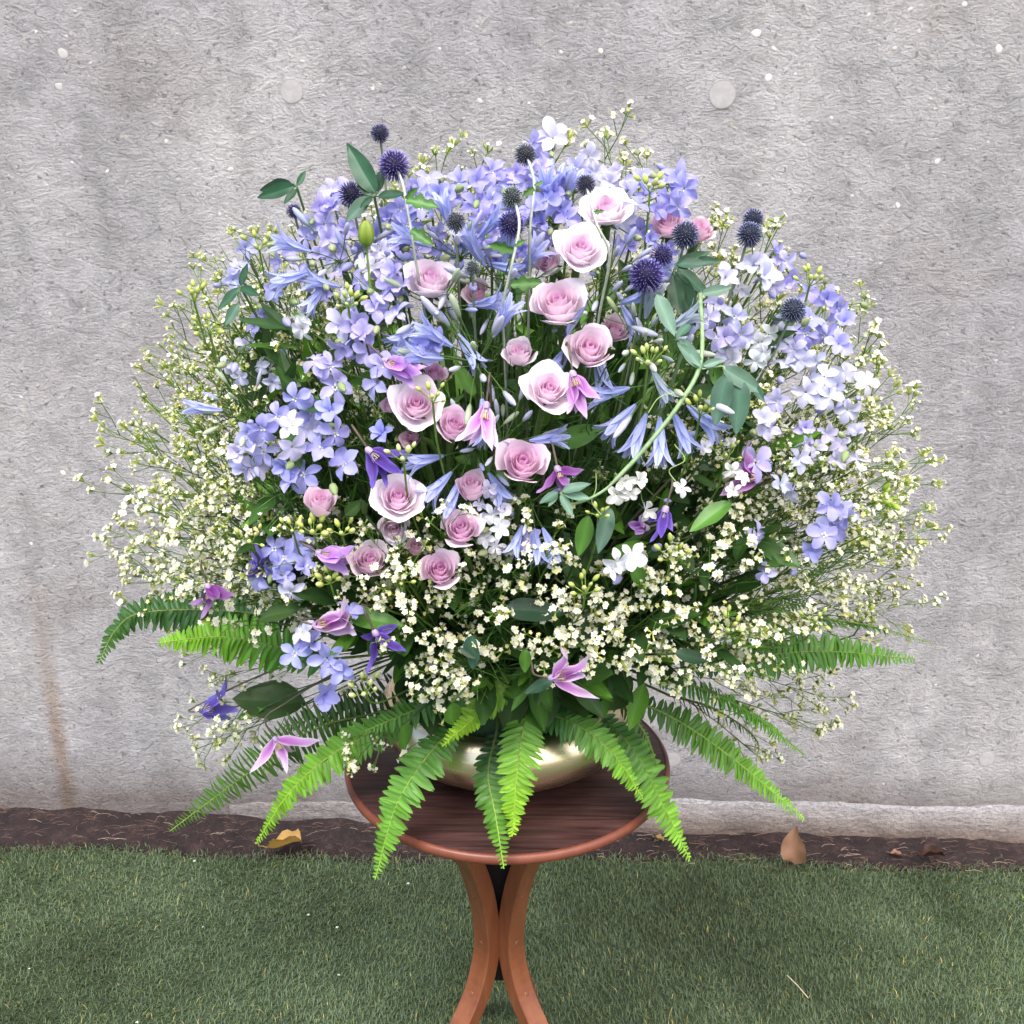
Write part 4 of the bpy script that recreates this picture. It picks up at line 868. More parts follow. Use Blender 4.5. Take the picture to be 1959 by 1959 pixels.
def agapanthus(px, py, nb, nf, label, rad=.055, off=0.02, faces=(), lean=(0, 0), tint=(1, 1, 1)):
    p = surf(px, py, off); ax = (tocam(p)*.45+Z*.75+nrm(p)*.3+Vector((lean[0], 0, lean[1]))).normalized(); F = root_pt(p)
    root = thing('agapanthus', F, label, 'agapanthus', 'pale blue agapanthus umbels')
    P = stem_path(F, p, ax, 10); obj('stem', stem_mesh([q-F for q in P], .0038, .0032, (0.05, 0.10, 0.02), (0.09, 0.18, 0.04), 6), root)
    fm = frame(ax)
    for i in range(nb):
        th = math.acos(1-1.15*(i+.5)/nb); a = i*2.39996+rnd.uniform(-.3, .3); d = fm @ Vector((math.sin(th)*math.cos(a), math.sin(th)*math.sin(a), math.cos(th)))
        ll = rad*rnd.uniform(.6, 1.05)
        if not clear_of_roses(p+d*ll*.8, p+d*ll*1.2, p+d*ll*1.45): continue
        obj('bud', rnd.choice(AGB), root, rel(root, T4(p, frame(d+jit(.12), None, rnd.uniform(0, 6)), ll)), tint)
    for i in range(nf):
        if i < len(faces):
            d = (Vector((1, 0, 0))*faces[i][0]+Z*faces[i][1]+tocam(p)*(faces[i][2] if len(faces[i]) > 2 else .35)).normalized()
        else:
            a = i*2.4+1; th = rnd.uniform(1.0, 1.9); d = fm @ Vector((math.sin(th)*math.cos(a), math.sin(th)*math.sin(a), math.cos(th)))
        if not clear_of_roses(p+d*rad*.7, p+d*rad*1.1, p+d*rad*1.4): continue
        obj('flower', rnd.choice(AGF), root, rel(root, T4(p, frame(d, None, rnd.uniform(0, 6)), rad*rnd.uniform(.82, 1.0))), tint)
for a_ in [
    (914, 693, 24, 7, 'agapanthus umbel with buds fanned upward and trumpets hanging, in the dark centre', .058, .01, [(-.7, -.75), (-.35, -.95), (.1, -1), (-.95, .1), (.9, -.2), (-.8, .5), (.5, .85)]),
    (962, 848, 13, 1, 'half closed agapanthus umbel with white buds above the deep-centred pink rose', .050, .01, [(.95, .1)], (.5, .1)),
    (1161, 536, 22, 4, 'green thread-like agapanthus umbel between the upper roses and largest thistle', .048, .025, [(-.6, -.7), (.5, -.8), (-.9, -.3), (.9, .2)]),
    (1222, 660, 26, 3, 'yellow-green agapanthus bud head at right of the tall cupped rose', .046, .0, [(.5, -.85), (.9, .5), (.2, .95)], (0, 0), (.96, 1.0, .72)),
    (880, 492, 18, 5, 'agapanthus buds under the grey globe thistle', .050, .02, [(-.3, 1), (.6, .6), (-.8, .3), (.9, -.2), (.2, -.9)]),
    (1062, 432, 18, 6, 'agapanthus with upright trumpets behind the large white-pink rose', .046, .045, [(-.5, .9), (0, 1), (.35, .9), (-.9, .4), (.8, .4), (-.2, .8, .8)]),
    (1262, 728, 8, 6, 'agapanthus with long drooping blue trumpets on the right of the round rose', .056, .01, [(-.75, -.8), (-.35, -1), (.05, -1), (.45, -.95), (.7, -.6), (-1, -.25)]),
    (845, 590, 10, 4, 'agapanthus trumpets tucked under the whitish rose', .052, .015, [(-.2, -1), (.5, -.8), (-.7, -.5), (.9, .1)]),
    (650, 500, 6, 4, 'agapanthus trumpets pointing left at the upper left', .048, .01, [(-.95, -.3), (-.6, -.8), (-.9, .3), (.2, -1)], (-.3, 0)),
    (905, 860, 6, 5, 'agapanthus with two blue trumpets above the half closed rose', .052, .015, [(-.7, -.75), (-.4, -.95), (.0, -.9), (-.9, -.2), (.5, -.8)]),
    (1015, 960, 4, 3, 'small agapanthus trumpets drooping right of the half closed rose', .046, .01, [(.15, -1), (.4, -.9), (-.3, -.9)]),
    (1130, 600, 8, 5, 'agapanthus trumpets between the third rose and the largest thistle', .052, .015, [(-.5, -.8), (.2, -1), (.75, -.6), (-.8, .4), (.9, .3)]),
    (960, 560, 16, 5, 'agapanthus umbel behind the dark purple globe thistle', .052, .03, [(-.5, .8), (.6, .7), (-.9, .1), (.9, 0), (.1, 1)]),
    (700, 560, 8, 2, 'agapanthus buds in the upper left sprays', .045, .03, [(-.9, .2), (-.4, -.9)]),
    (480, 790, 8, 1, 'pale agapanthus buds lying leftwards in the left sprays', .050, .03, [(-1, .1)], (-.8, 0)),
    ]: agapanthus(*a_)

# ------------------------------------------------------------------ clematis
def tepal(ce, cm, tipc, bendf, w=.135, p=.40):
    return blade(None, lambda t: w*max(0, math.sin(math.pi*min(1, t*.97+.03)**(math.log(.5)/math.log(p))))**.8+.006*(1-t), .25, bendf, mixc(cm, ce, .12), ce, cm, tipc, 12, 0.0, (-1, -.86, -.58, -.2, 0, .2, .58, .86, 1), .5).mesh('tepal', M_PETAL)
bf = lambda t: -0.12*math.sin(t*math.pi)+0.55*max(0, t-.6)**1.6
TEP = {'violet': [tepal((0.16, 0.10, 0.46), (0.055, 0.016, 0.19), (0.18, 0.12, 0.50), bf)],
       'blue': [tepal((0.23, 0.19, 0.66), (0.12, 0.07, 0.40), (0.30, 0.27, 0.72), bf, .13)],
       'magenta': [tepal((0.62, 0.34, 0.68), (0.27, 0.03, 0.30), (0.70, 0.52, 0.76), bf)],
       'pink': [tepal((0.80, 0.60, 0.82), (0.46, 0.10, 0.50), (0.84, 0.70, 0.84), bf)],
       'lilac': [tepal((0.58, 0.40, 0.76), (0.42, 0.13, 0.56), (0.60, 0.44, 0.78), bf, .17)],
       'deep': [tepal((0.24, 0.07, 0.30), (0.13, 0.01, 0.16), (0.45, 0.28, 0.56), bf)]}
def stamen_mesh():
    mb = MB()
    for k in range(16):
        a = k*2.4; r = .05+.1*(k/16); d = Vector((math.cos(a)*r, math.sin(a)*r, 0)); mb.tube([Vector((0, 0, 0)), d*1.2+Z*.25, d*1.5+Z*.42], [.018, .016, .022], [(.62, .6, .35), (.74, .7, .4), (.82, .66, .30)], 3)
    return mb.mesh('stamens', M_PETAL)
STAM = stamen_mesh()
def clematis(ap, tips, kind, label, off=-.02, toff=-.018, wsc=1.0, back=None):
    A = surf(ap[0], ap[1], off); T = [surf2(A, t[0], t[1], off+(t[2] if len(t) > 2 else toff), .03) for t in tips]
    c = sum(T, Vector())/len(T); ZONES.extend([(lerp(A, t, .35), .013) for t in T]+[(lerp(A, t, .75), .011) for t in T]); ax = (c-A).normalized(); F = root_pt(A); root = thing('clematis', F, label, 'clematis', 'nodding purple clematis')
    ln = sum((t-A).length for t in T)/len(T)
    for t in T:
        y = (t-A).normalized(); radial = (y-ax*y.dot(ax)); hint = (radial.normalized()*.55 if radial.length > .05 else Vector())+tocam(A)*.75+Z*.25
        place_blade('tepal', TEP[kind][0], A, t, hint, root, wsc*ln/(t-A).length*rnd.uniform(.95, 1.08), None, rnd.uniform(-.15, .15))
    obj('stamens', STAM, root, rel(root, T4(A+ax*ln*.05, frame(ax), ln*.55)))
    mb = MB(); mb.lathe([(.0005, -.0045), (.0028, -.003), (.0038, 0), (.0030, .003)], mixc((.25, .12, .35), (.45, .42, .5), .5), 7); obj('receptacle', mb.mesh('receptacle', M_STEM), root, rel(root, T4(A, frame(ax))))
    q = A-ax*.022+Z*.008; P = catmull([F]+[lerp(F, q, t)+Z*.03*math.sin(t*3.14) for t in (.3, .55, .75, .88)]+[q, A], 3); obj('stem', stem_mesh([a-F for a in P], .0014, .0011, (0.04, 0.07, 0.02), (0.12, 0.09, 0.07)), root)
for c_ in [
    ((706, 862), [(716, 938), (774, 912), (784, 866, .01), (745, 930, .0)], 'violet', 'deep violet clematis above the heart-petalled rose'),
    ((738, 690), [(812, 722), (800, 742), (822, 708, .0), (790, 700, -.03)], 'lilac', 'lilac-magenta closed clematis left of the small mauve rose'),
    ((930, 776), [(950, 866), (874, 850), (905, 852, .0), (938, 868, -.03)], 'pink', 'bright pink-purple clematis hanging at the centre beside the mid pink rose', -.03),
    ((1096, 716), [(1122, 806), (1090, 796), (1150, 770), (1106, 790, .0)], 'magenta', 'magenta clematis behind the round pale rose'),
    ((1067, 898), [(1028, 948), (1090, 936), (1122, 902), (1078, 950, .01)], 'deep', 'dark magenta clematis to the lower right of the deep-centred rose'),
    ((611, 1058), [(688, 1050), (672, 1098), (690, 1072, .01), (664, 1066, -.03)], 'lilac', 'lilac clematis with open mouth left of the dusky rose', -.02, -.015, 1.1),
    ((398, 1122), [(392, 1182), (452, 1146), (372, 1160, .01), (420, 1150, -.03)], 'deep', 'dark plum clematis on the far left ferns', 0.0),
    ((474, 1098), [(500, 1040), (490, 1056), (530, 1092), (520, 1048, .0)], 'blue', 'dark blue-violet clematis behind the lower left delphinium', .0),
    ((604, 1196), [(682, 1176), (690, 1208), (672, 1150), (684, 1192, -.03)], 'pink', 'pink striped clematis among the lowest delphinium florets', -.03, -.02, 1.15),
    ((718, 1211), [(706, 1288), (780, 1250), (762, 1196, .01), (694, 1220, .01)], 'violet', 'deep violet open clematis above the front left ferns', -.03, -.02, 1.05),
    ((1056, 1297), [(1086, 1236), (1138, 1256), (1142, 1338), (1128, 1290, -.04)], 'pink', 'pink star clematis with curled tepals above the front ferns', -.09, -.02, .75),
    ((386, 1360), [(444, 1296), (462, 1356), (426, 1320, -.03), (440, 1375, .01)], 'blue', 'blue-violet clematis sticking out left of the broad leaf', .0, -.01),
    ((527, 1414), [(482, 1478), (552, 1477), (621, 1420), (560, 1440, .01)], 'pink', 'white-edged pink clematis lying over the lower left ferns', -.10, -.012),
    ((1273, 975), [(1248, 1040), (1285, 1018), (1262, 1035, -.03), (1240, 1000, .01)], 'violet', 'deep violet bell clematis in the right centre', -.03, -.01, 1.15),
    ((1450, 918), [(1422, 842), (1368, 946), (1380, 905), (1405, 880, -.02)], 'magenta', 'magenta clematis under cream florets on the right', -.01),
    ((1236, 1010), [(1196, 1000), (1210, 1020), (1222, 985), (1205, 1008, .01)], 'lilac', 'small greyish lilac clematis tucked left of the violet bell', .02),
    ]: clematis(*c_)

# ------------------------------------------------------------------ vine leaves and broad leaves
def leafmesh(c, w=.165, p=.42, vein=1.35, bend=.12, fold=.12, edge=.92):
    return blade(None, lance(w, p), fold, bend, c, tuple(k*edge for k in c), tuple(k*vein for k in c), None, 11, 0.0, (-1, -.6, -.08, 0, .08, .6, 1), .25).mesh('leaf', M_LEAF)
LD, LG, LO, LB = leafmesh((0.026, 0.085, 0.042)), leafmesh((0.135, 0.235, 0.175), .17), leafmesh((0.045, 0.090, 0.025), .23, .45, 1.25), leafmesh((0.085, 0.21, 0.035), .20)
LDK = leafmesh((0.022, 0.060, 0.030), .19); LV = leafmesh((0.055, 0.125, 0.085), .19)
def leafset(name, label, cat, node, leaves, me, off=-.02, group=None, stalk=True, hint=None, wsc=1.0):
    A0 = surf(node[0], node[1], off); F = root_pt(A0); root = thing(name, F, label, cat, group)
    for l in leaves:
        a = surf(l[0], l[1], off+(l[5] if len(l) > 5 else 0)); b = surf2(a, l[2], l[3], off+(l[6] if len(l) > 6 else -.01)); m = l[4] if len(l) > 4 and l[4] else me
        place_blade('leaf', m, a, b, (hint or (tocam(a)+Z*.4))+jit(.3), root, wsc, None, rnd.uniform(-.3, .3))
    if stalk:
        P = stem_path(F, A0, (A0-F).normalized(), 9, .15); mb = MB(); mb.tube([q-F for q in P], .0013, (0.06, 0.11, 0.04), 5)
        for l in leaves: mb.tube([A0-F, surf(l[0], l[1], off+(l[5] if len(l) > 5 else 0))-F], .0009, (0.07, 0.13, 0.05), 4)
        obj('stem', mb.mesh('stem', M_STEM), root)
    return root
GV = 'vine leaves in the bouquet'
leafset('vine_sprig', 'vine sprig with one tall dark leaf beside the large lilac thistle', 'vine', (716, 374), [(720, 372, 658, 268, LD), (722, 376, 774, 366, LD), (714, 374, 680, 345, LDK), (724, 368, 727, 318, LDK), (706, 376, 662, 420, LV), (712, 378, 690, 395, LD)], LD, -.035, GV)
leafset('vine_sprig', 'dark leaf pair hanging free at the upper left against the wall', 'vine', (568, 358), [(566, 355, 488, 376, LD), (568, 356, 586, 324, LD), (567, 362, 543, 386, LD), (560, 352, 492, 362, LDK)], LD, 0.0, GV)
leafset('vine_sprig', 'small dark vine leaves in the left sprays', 'vine', (460, 548), [(460, 547, 472, 503, LD), (458, 550, 415, 590, LD), (462, 550, 492, 562, LD), (456, 580, 430, 622, LV)], LD, -.02, GV)
leafset('vine_sprig', 'dark vine sprig with big leaves right of the largest thistle', 'vine', (1292, 512), [(1292, 510, 1362, 478, LD), (1294, 513, 1362, 562, LD), (1290, 518, 1330, 622, LDK), (1292, 505, 1355, 500, LV), (1288, 525, 1300, 600, LDK), (1330, 498, 1380, 500, LV)], LD, -.025, GV)
def vine():
    path = [(1335, 540, -.01), (1340, 572, -.03), (1341, 690, -.045), (1303, 768, -.05), (1240, 850, -.05), (1193, 902, -.05), (1150, 942, -.05), (1094, 964, -.045), (1072, 942, -.045)]
    P = catmull([surf(*p) for p in path], 6); F = root_pt(P[0]); root = thing('vine', F, 'long grey-green vine curving down the right of the bouquet', 'vine', GV)
    full = stem_path(F, P[0], Vector((0, -.3, 1)).normalized(), 8)[:-1]+P
    n = len(full); mb = MB(); mb.tube([q-F for q in full], [.0020 if i < n-16 else .0013 for i in range(n)], (0.24, 0.36, 0.18), 6); obj('stem', mb.mesh('stem', M_STEM), root)
    for (a, b, c, d, m) in [(1256, 562, 1294, 640, LG), (1342, 562, 1402, 548, LG), (1300, 648, 1342, 702, LG), (1344, 700, 1385, 686, LG), (1382, 702, 1464, 752, LG), (1392, 714, 1366, 812, LV), (1415, 722, 1412, 832, LV), (1440, 735, 1462, 768, LV), (1320, 620, 1294, 642, LV),
                            (1074, 940, 1128, 922, LG), (1076, 942, 1130, 952, LG), (1072, 944, 1098, 988, LG), (1066, 944, 1050, 968, LG), (1068, 942, 1032, 960, LV), (1345, 705, 1300, 655, LG)]:
        A = surf(a, b, -.045); B = surf2(A, c, d, -.055); place_blade('leaf', m, A, B, tocam(A)+Z*.4+jit(.3), root, 1.05)
    mb = MB(); k = surf(1382, 700, -.045)
    for q in ((1382, 702), (1392, 714), (1415, 722)): mb.tube([surf(1342, 706, -.045)-F, k-F, surf(*q, -.045)-F], .0009, (0.25, .36, .2), 4)
    for pts in ([(1380, 720), (1375, 760), (1392, 800), (1420, 820)], [(1290, 850), (1310, 880), (1280, 900), (1300, 930)], [(1240, 790), (1262, 760), (1300, 750)], [(1140, 905), (1140, 935), (1132, 960), (1150, 985)]):
        mb.tube([q-F for q in catmull([surf(a, b, -.04) for a, b in pts], 6)], .0006, (0.30, 0.40, 0.16), 3)
    obj('tendrils', mb.mesh('tendrils', M_STEM), root)
vine()
BL = [((585, 1345), (444, 1330), 'leafO', 'broad ribbed olive leaf at the lower left beside the blue-violet clematis', 0.0), ((668, 1180), (770, 1190), 'B', 'green leaf behind the open violet clematis', -.01),
      ((905, 1215), (898, 1285), 'V', 'rounded grey-green leaf above the front ferns', -.02), ((1004, 1240), (1006, 1292), 'B', 'small bright green leaf left of the pink star clematis', -.085), ((1125, 985), (1108, 1068), 'B', 'pointed green leaf left of the creamy bells stem', -.01),
      ((1168, 970), (1145, 1062), 'G', 'narrow grey leaf hanging beside the pointed green leaf', -.02), ((1400, 960), (1318, 1010), 'B', 'bright leaf in the right centre under the magenta clematis', -.02), ((960, 1165), (1085, 1168), 'D', 'horizontal dark leaf below the centre', .01),
      ((1060, 850), (1160, 815), 'B', 'slanting green leaf right of the deep-centred rose', .03), ((495, 1185), (572, 1155), 'O', 'olive leaf over the left ferns', -.01), ((1210, 1075), (1240, 1140), 'B', 'leaf behind the bright white larkspur', .01),
      ((455, 1375), (500, 1352), 'B', 'small curled leaf under the broad ribbed leaf', -.01), ((1060, 1300), (1000, 1325), 'D', 'dark leaf under the pink star clematis', -.06), ((880, 1240), (910, 1260), 'D', 'small dark leaf at the front centre', -.02),       ((770, 1385), (784, 1440), 'B', 'leaf hanging at the left of the bowl', -.09), ((862, 1345), (872, 1395), 'B', 'slim leaf hanging before the bowl', -.12), ((1290, 1250), (1360, 1262), 'D', 'dark leaf at the base of the right ferns', -.04), ((660, 985), (690, 960), 'O', 'small olive leaf beside the leftmost rosebud', -.02), ((700, 985), (693, 955), 'O', 'curled olive leaf left of the heart-petalled rose', -.02),
      ]
LM = {'leafO': LO, 'O': LO, 'B': LB, 'V': LV, 'G': LG, 'D': LDK}
for a, b, k, lab, off in BL: leafset('leaf_sprig', lab, 'leaf', a, [(a[0], a[1], b[0], b[1])], LM[k], off, 'single broad leaves', True, None, 1.25 if k in ('leafO', 'V') else 1.0)

# ------------------------------------------------------------------ yellow-green bud sprigs
def ybud():
    mb = MB(); mb.lathe([(.05, 0), (.2, .1), (.30, .42), (.25, .78), (.10, .98), (.002, 1.04)], [(.20, .34, .05), (.36, .48, .08), (.52, .60, .14), (.62, .68, .22), (.70, .74, .34), (.72, .76, .38)], 8); return mb.mesh('bud', M_PETAL)
YB = ybud()
def budsprig(px, py, n, sp, size, label, off=-.02, tint=(1, 1, 1), up=(0, .8)):
    p = surf(px, py, off); F = root_pt(p); root = thing('bud_sprig', F, label, 'buds', 'yellow-green bud sprigs'); u = ppm(p)
    d0 = (Z*up[1]+Vector((up[0], 0, 0))+tocam(p)*.4).normalized(); hub = p-d0*sp*u*.8; P = stem_path(F, hub, d0, 9); mb = MB(); mb.tube([q-F for q in P], .0011, (0.12, 0.22, 0.04), 5)
    for k in range(n):
        a = k*2.4; r = sp*u*math.sqrt((k+.5)/n); q = p+frame(d0) @ Vector((math.cos(a)*r, math.sin(a)*r, rnd.uniform(-.3, .3)*sp*u)); dd = (q-hub).normalized()
        mb.tube([hub-F, lerp(hub, q, .6)-F+jit(.001), q-F], .0006, (0.20, 0.32, 0.06), 4)
        obj('bud', YB, root, rel(root, T4(q, frame(dd+jit(.3)), size*u*rnd.uniform(.8, 1.2))), tint)
    obj('stem', mb.mesh('stem', M_STEM), root)
LBUD = MB(); LBUD.lathe([(.04, -.05), (.2, .0), (.34, .2), (.36, .55), (.27, .85), (.14, 1.0), (.002, 1.06)], [(.16, .26, .04), (.22, .36, .05), (.30, .46, .06), (.36, .50, .08), (.38, .50, .10), (.34, .46, .08), (.3, .4, .06)], 10)
for i, v in enumerate(LBUD.v):
    if i % 2 == 0: v.x *= .90; v.y *= .90; LBUD.c[i] = tuple(k*.7 for k in LBUD.c[i])
lb_me = LBUD.mesh('lantern_bud', M_PETAL)
p = surf(701, 470, -.03); F = root_pt(p); t = thing('lantern_bud', F, 'single plump yellow-green bud like a lantern at the upper left', 'bud'); obj('bud', lb_me, t, rel(t, T4(p, frame(Z+Vector((.05, -.2, 0))), 46*ppm(p)))); obj('stem', stem_mesh([q-F for q in stem_path(F, p, Z)], .0014, .0012, (.08, .15, .03), (.18, .28, .05)), t)
for b_ in [(666, 572, 9, 24, 15, 'yellow bud cluster above the large lilac delphinium'), (1244, 352, 6, 22, 18, 'yellow bud sprig on a tall stem at the top right of the highest rose', -.03, (1, 1, 1), (0, 1)), (600, 1008, 7, 24, 18, 'yellow-green buds under the leftmost rosebud'), (655, 1012, 6, 22, 16, 'yellow-green buds right of the leftmost rosebud'),
           (560, 1005, 6, 20, 14, 'small green buds left of the rosebud sprig'), (632, 1105, 8, 20, 17, 'round green bud cluster under the open-mouthed lilac clematis'), (700, 1312, 8, 30, 18, 'cream-yellow bells by the lowest delphinium', -.03, (1.15, 1.1, 1.6)), (828, 755, 6, 26, 14, 'yellow bud sprig lying over the big pale left rose', -.05),
           (772, 868, 5, 26, 17, 'cream bells on forked stalks right of the deep violet clematis', -.04, (1.2, 1.15, 1.7)), (1697, 955, 7, 20, 18, 'lime bud tip sticking out at the right rim', 0, (.85, 1, .6), (1, .3)), (1650, 1178, 6, 24, 15, 'yellow bud sprig above the broad right fern'), (1340, 780, 7, 24, 18, 'green-yellow bud spray hanging left of the grey vine leaves', -.03),
           (1285, 1055, 9, 30, 15, 'yellow-green buds below the violet bell clematis'), (1120, 1120, 8, 28, 15, 'yellow buds in the lower centre sprays'), (1145, 980, 6, 18, 13, 'tiny yellow bells hanging from the vine end'), (770, 1100, 6, 24, 14, 'green buds between the two lowest roses'),
           (1240, 680, 9, 30, 15, 'cream bud sprig over the yellow-green agapanthus head', -.04, (1.1, 1.1, 1.4)), (400, 620, 8, 30, 14, 'yellow-green buds in the upper left sprays'), (370, 560, 7, 26, 14, 'lime buds at the upper left rim'), (495, 460, 6, 26, 14, 'pale green buds on a bent shoot at the upper left'), (1550, 530, 7, 26, 14, 'lime buds at the upper right rim'),
           (1395, 1195, 8, 30, 14, 'yellow-green buds low on the right'), (1560, 1180, 6, 26, 14, 'yellow-green buds over the right hand ferns'), (1390, 860, 6, 30, 13, 'green seed buds on wiry stalks in the right centre'), (480, 1025, 6, 26, 14, 'yellow-green buds above the lower left delphinium')]: budsprig(*b_)

# ------------------------------------------------------------------ sprays of tiny white blossom
def blossom_cluster(seed, n, openness, yellow):
    g = random.Random(seed); mb = MB()
    for k in range(n):
        a = k*2.4+g.uniform(-.3, .3); th = g.uniform(.1, 1.0)*math.sqrt((k+.6)/n)*1.25; d = Vector((math.sin(th)*math.cos(a), math.sin(th)*math.sin(a), math.cos(th)))
        l = g.uniform(.6, 1.25)*.0088; M = frame(d, None, g.uniform(0, 6)).to_4x4(); end = d*l
        cy = g.choice([(.26, .42, .05), (.40, .52, .07), (.17, .29, .04), (.54, .58, .10)])
        mb.lathe([(.0004, 0), (.0009, l*.45), (.0012, l*.8), (.0008, l)], [cy, cy, mixc(cy, (.6, .62, .3), .5), mixc(cy, (.7, .7, .4), .6)], 5, M)
        op = g.random() < openness; yl = g.random() < yellow
        wc = g.choice([(.92, .92, .88), (.91, .90, .78)]) if not yl else (.88, .82, .32); cc = (.84, .80, .42)
        M2 = T4(end, frame(d, None, g.uniform(0, 6))); s = g.uniform(.0024, .0036)*(1.0 if op else .62); up_ = g.uniform(.1, .5) if op else 1.2
        for q in range(5 if op else 4):
            b = q*(1.2566 if op else 1.57); o = len(mb.v); dx = Vector((math.cos(b), math.sin(b), 0)); sd_ = Vector((-dx.y, dx.x, 0))
            for pt, cl in ((Z*.0, cc), (dx*s*.6+sd_*s*.41+Z*s*up_*.6, wc), (dx*s*1.05+Z*s*up_*.8, wc), (dx*s*.6-sd_*s*.41+Z*s*up_*.6, wc)): mb.v.append(M2 @ pt); mb.c.append(cl)
            mb.f.append((o, o+1, o+2, o+3))
    return mb.mesh('blossom_cluster', M_PETAL)
CL_OPEN = [blossom_cluster(s, n, .93, .18) for s, n in ((1, 4), (2, 5), (3, 3), (4, 6), (5, 4), (6, 3))]
CL_BUD = [blossom_cluster(s, n, .22, .34) for s, n in ((11, 4), (12, 3), (13, 5), (14, 4), (15, 3))]
def spray_proto(L_, seed, head=.15, nb=7, spread=1.0):
    g = random.Random(seed); mb = MB(); pl = []; gc0, gc1 = (0.038, 0.078, 0.016), (0.13, 0.24, 0.04)
    bx, by = g.uniform(-.05, .05)*L_, g.uniform(-.05, .05)*L_
    ax = lambda t: Vector((bx*math.sin(t*3.1), by*math.sin(t*3.1), L_*t))
    mb.tube([ax(i/8) for i in range(9)], [lerp(.0013, .0006, i/8) for i in range(9)], [mixc(gc0, gc1, i/8) for i in range(9)], 4)
    for k in range(nb):
        f = (k+g.uniform(.1, .9))/nb; z = 1-head/L_*(1-f*.93); a = k*2.4+g.uniform(-.5, .5); bl = head*(.62-.42*f)*g.uniform(.75, 1.2)*spread; el = g.uniform(.42, .72)
        A = ax(z); d = Vector((math.sin(el)*math.cos(a), math.sin(el)*math.sin(a), math.cos(el))); B = A+d*bl; mid_ = lerp(A, B, .5)+Vector((d.x, d.y, 0))*bl*.06
        mb.tube([A, mid_, B], [.0006, .00055, .0004], [gc0, mixc(gc0, gc1, .6), gc1], 3); pl.append((B, d))
        for q in range(g.choice((1, 2, 2, 3))):
            t = g.uniform(.4, .85); A2 = lerp(A, B, t); d2 = (d+Vector((g.uniform(-.8, .8), g.uniform(-.8, .8), g.uniform(-.2, .5)))).normalized(); B2 = A2+d2*g.uniform(.012, .028)
            mb.tube([A2, B2], [.0005, .0004], [gc1, gc1], 3); pl.append((B2, d2))
    pl.append((ax(1), Z)); return mb.mesh('stem', M_STEM), pl, L_
PROTO = [spray_proto(L_, s, h, nb, sp) for L_, s, h, nb, sp in ((.22, 1, .12, 7, 1.0), (.28, 2, .14, 7, 1), (.34, 3, .16, 8, 1), (.34, 4, .18, 8, .9), (.42, 5, .18, 9, .85), (.42, 6, .2, 8, .9), (.5, 7, .2, 9, .8), (.5, 8, .22, 9, .8), (.58, 9, .22, 9, .75), (.26, 10, .13, 8, 1.1), (.46, 11, .15, 6, .8))]
def spray(px, py, mood, label, off=0.0, group=None, csc=1.0, yabs=None):
    T = surf(px, py, off) if yabs is None else at(px, py, yabs); F = root_pt(T, .1); d = (T-F)*.962; ln = d.length
    cand = sorted(PROTO, key=lambda q: abs(q[2]-ln))[:3]; me, pl, L_ = rnd.choice(cand); root = thing('blossom_spray', F, label, 'flower spray', group or 'sprays of tiny white blossom')
    m3 = frame(d, None, rnd.uniform(0, 6.28)); k = ln/L_; obj('stem', me, root, m3.to_4x4() @ Matrix.Scale(k, 4))
    for (q, dd) in pl:
        if mood == 'bud' and rnd.random() < .2: continue
        if covers(F+m3 @ (q*k)) and rnd.random() < .88: continue
        sc = rnd.uniform(.8, 1.2)*csc; w = (m3 @ dd+Z*.35+tocam(T)*(.25 if mood == 'bud' else .55)).normalized()
        obj('blossom_cluster', rnd.choice(CL_BUD if mood == 'bud' or (mood == 'mix' and rnd.random() < .6) else CL_OPEN), root, T4(m3 @ (q*k), frame(w, None, rnd.uniform(0, 6)), sc))
GR = ' of the bouquet'
named = [(170, 800, 'bud', 'wiry blossom spray reaching farthest left'), (443, 420, 'bud', 'blossom spray at the upper left shoulder, right below the small navy thistle'), (182, 905, 'open', 'sparse blossom spray floating alone at mid left rim'), (360, 1440, 'open', 'lowest blossom spray at the left, near the white-edged clematis', .0),
         (1160, 215, 'open', 'tall airy blossom spray at the very top right of centre'), (1200, 262, 'open', 'dense cream blossom spray beside the tallest top spray'), (1275, 300, 'open', 'small blossom spray just right of the cream top sprays'), (830, 252, 'bud', 'thin blossom spray at the top left of centre'), (880, 285, 'bud', 'short blossom spray right of the thin top left one'),
         (1055, 228, 'mix', 'cream blossom spray behind the topmost delphinium'), (775, 292, 'bud', 'blossom spray behind the large lilac thistle'), (1805, 1000, 'open', 'blossom spray reaching farthest right'), (1785, 1145, 'open', 'long thin low blossom spray at the right above the ferns'), (1610, 1345, 'open', 'drooping blossom spray at the lower right over the slender fern'), (1590, 1395, 'open', 'lowest blossom spray at the right', .0)]
for s_ in named: spray(s_[0], s_[1], s_[2], s_[3], .02)
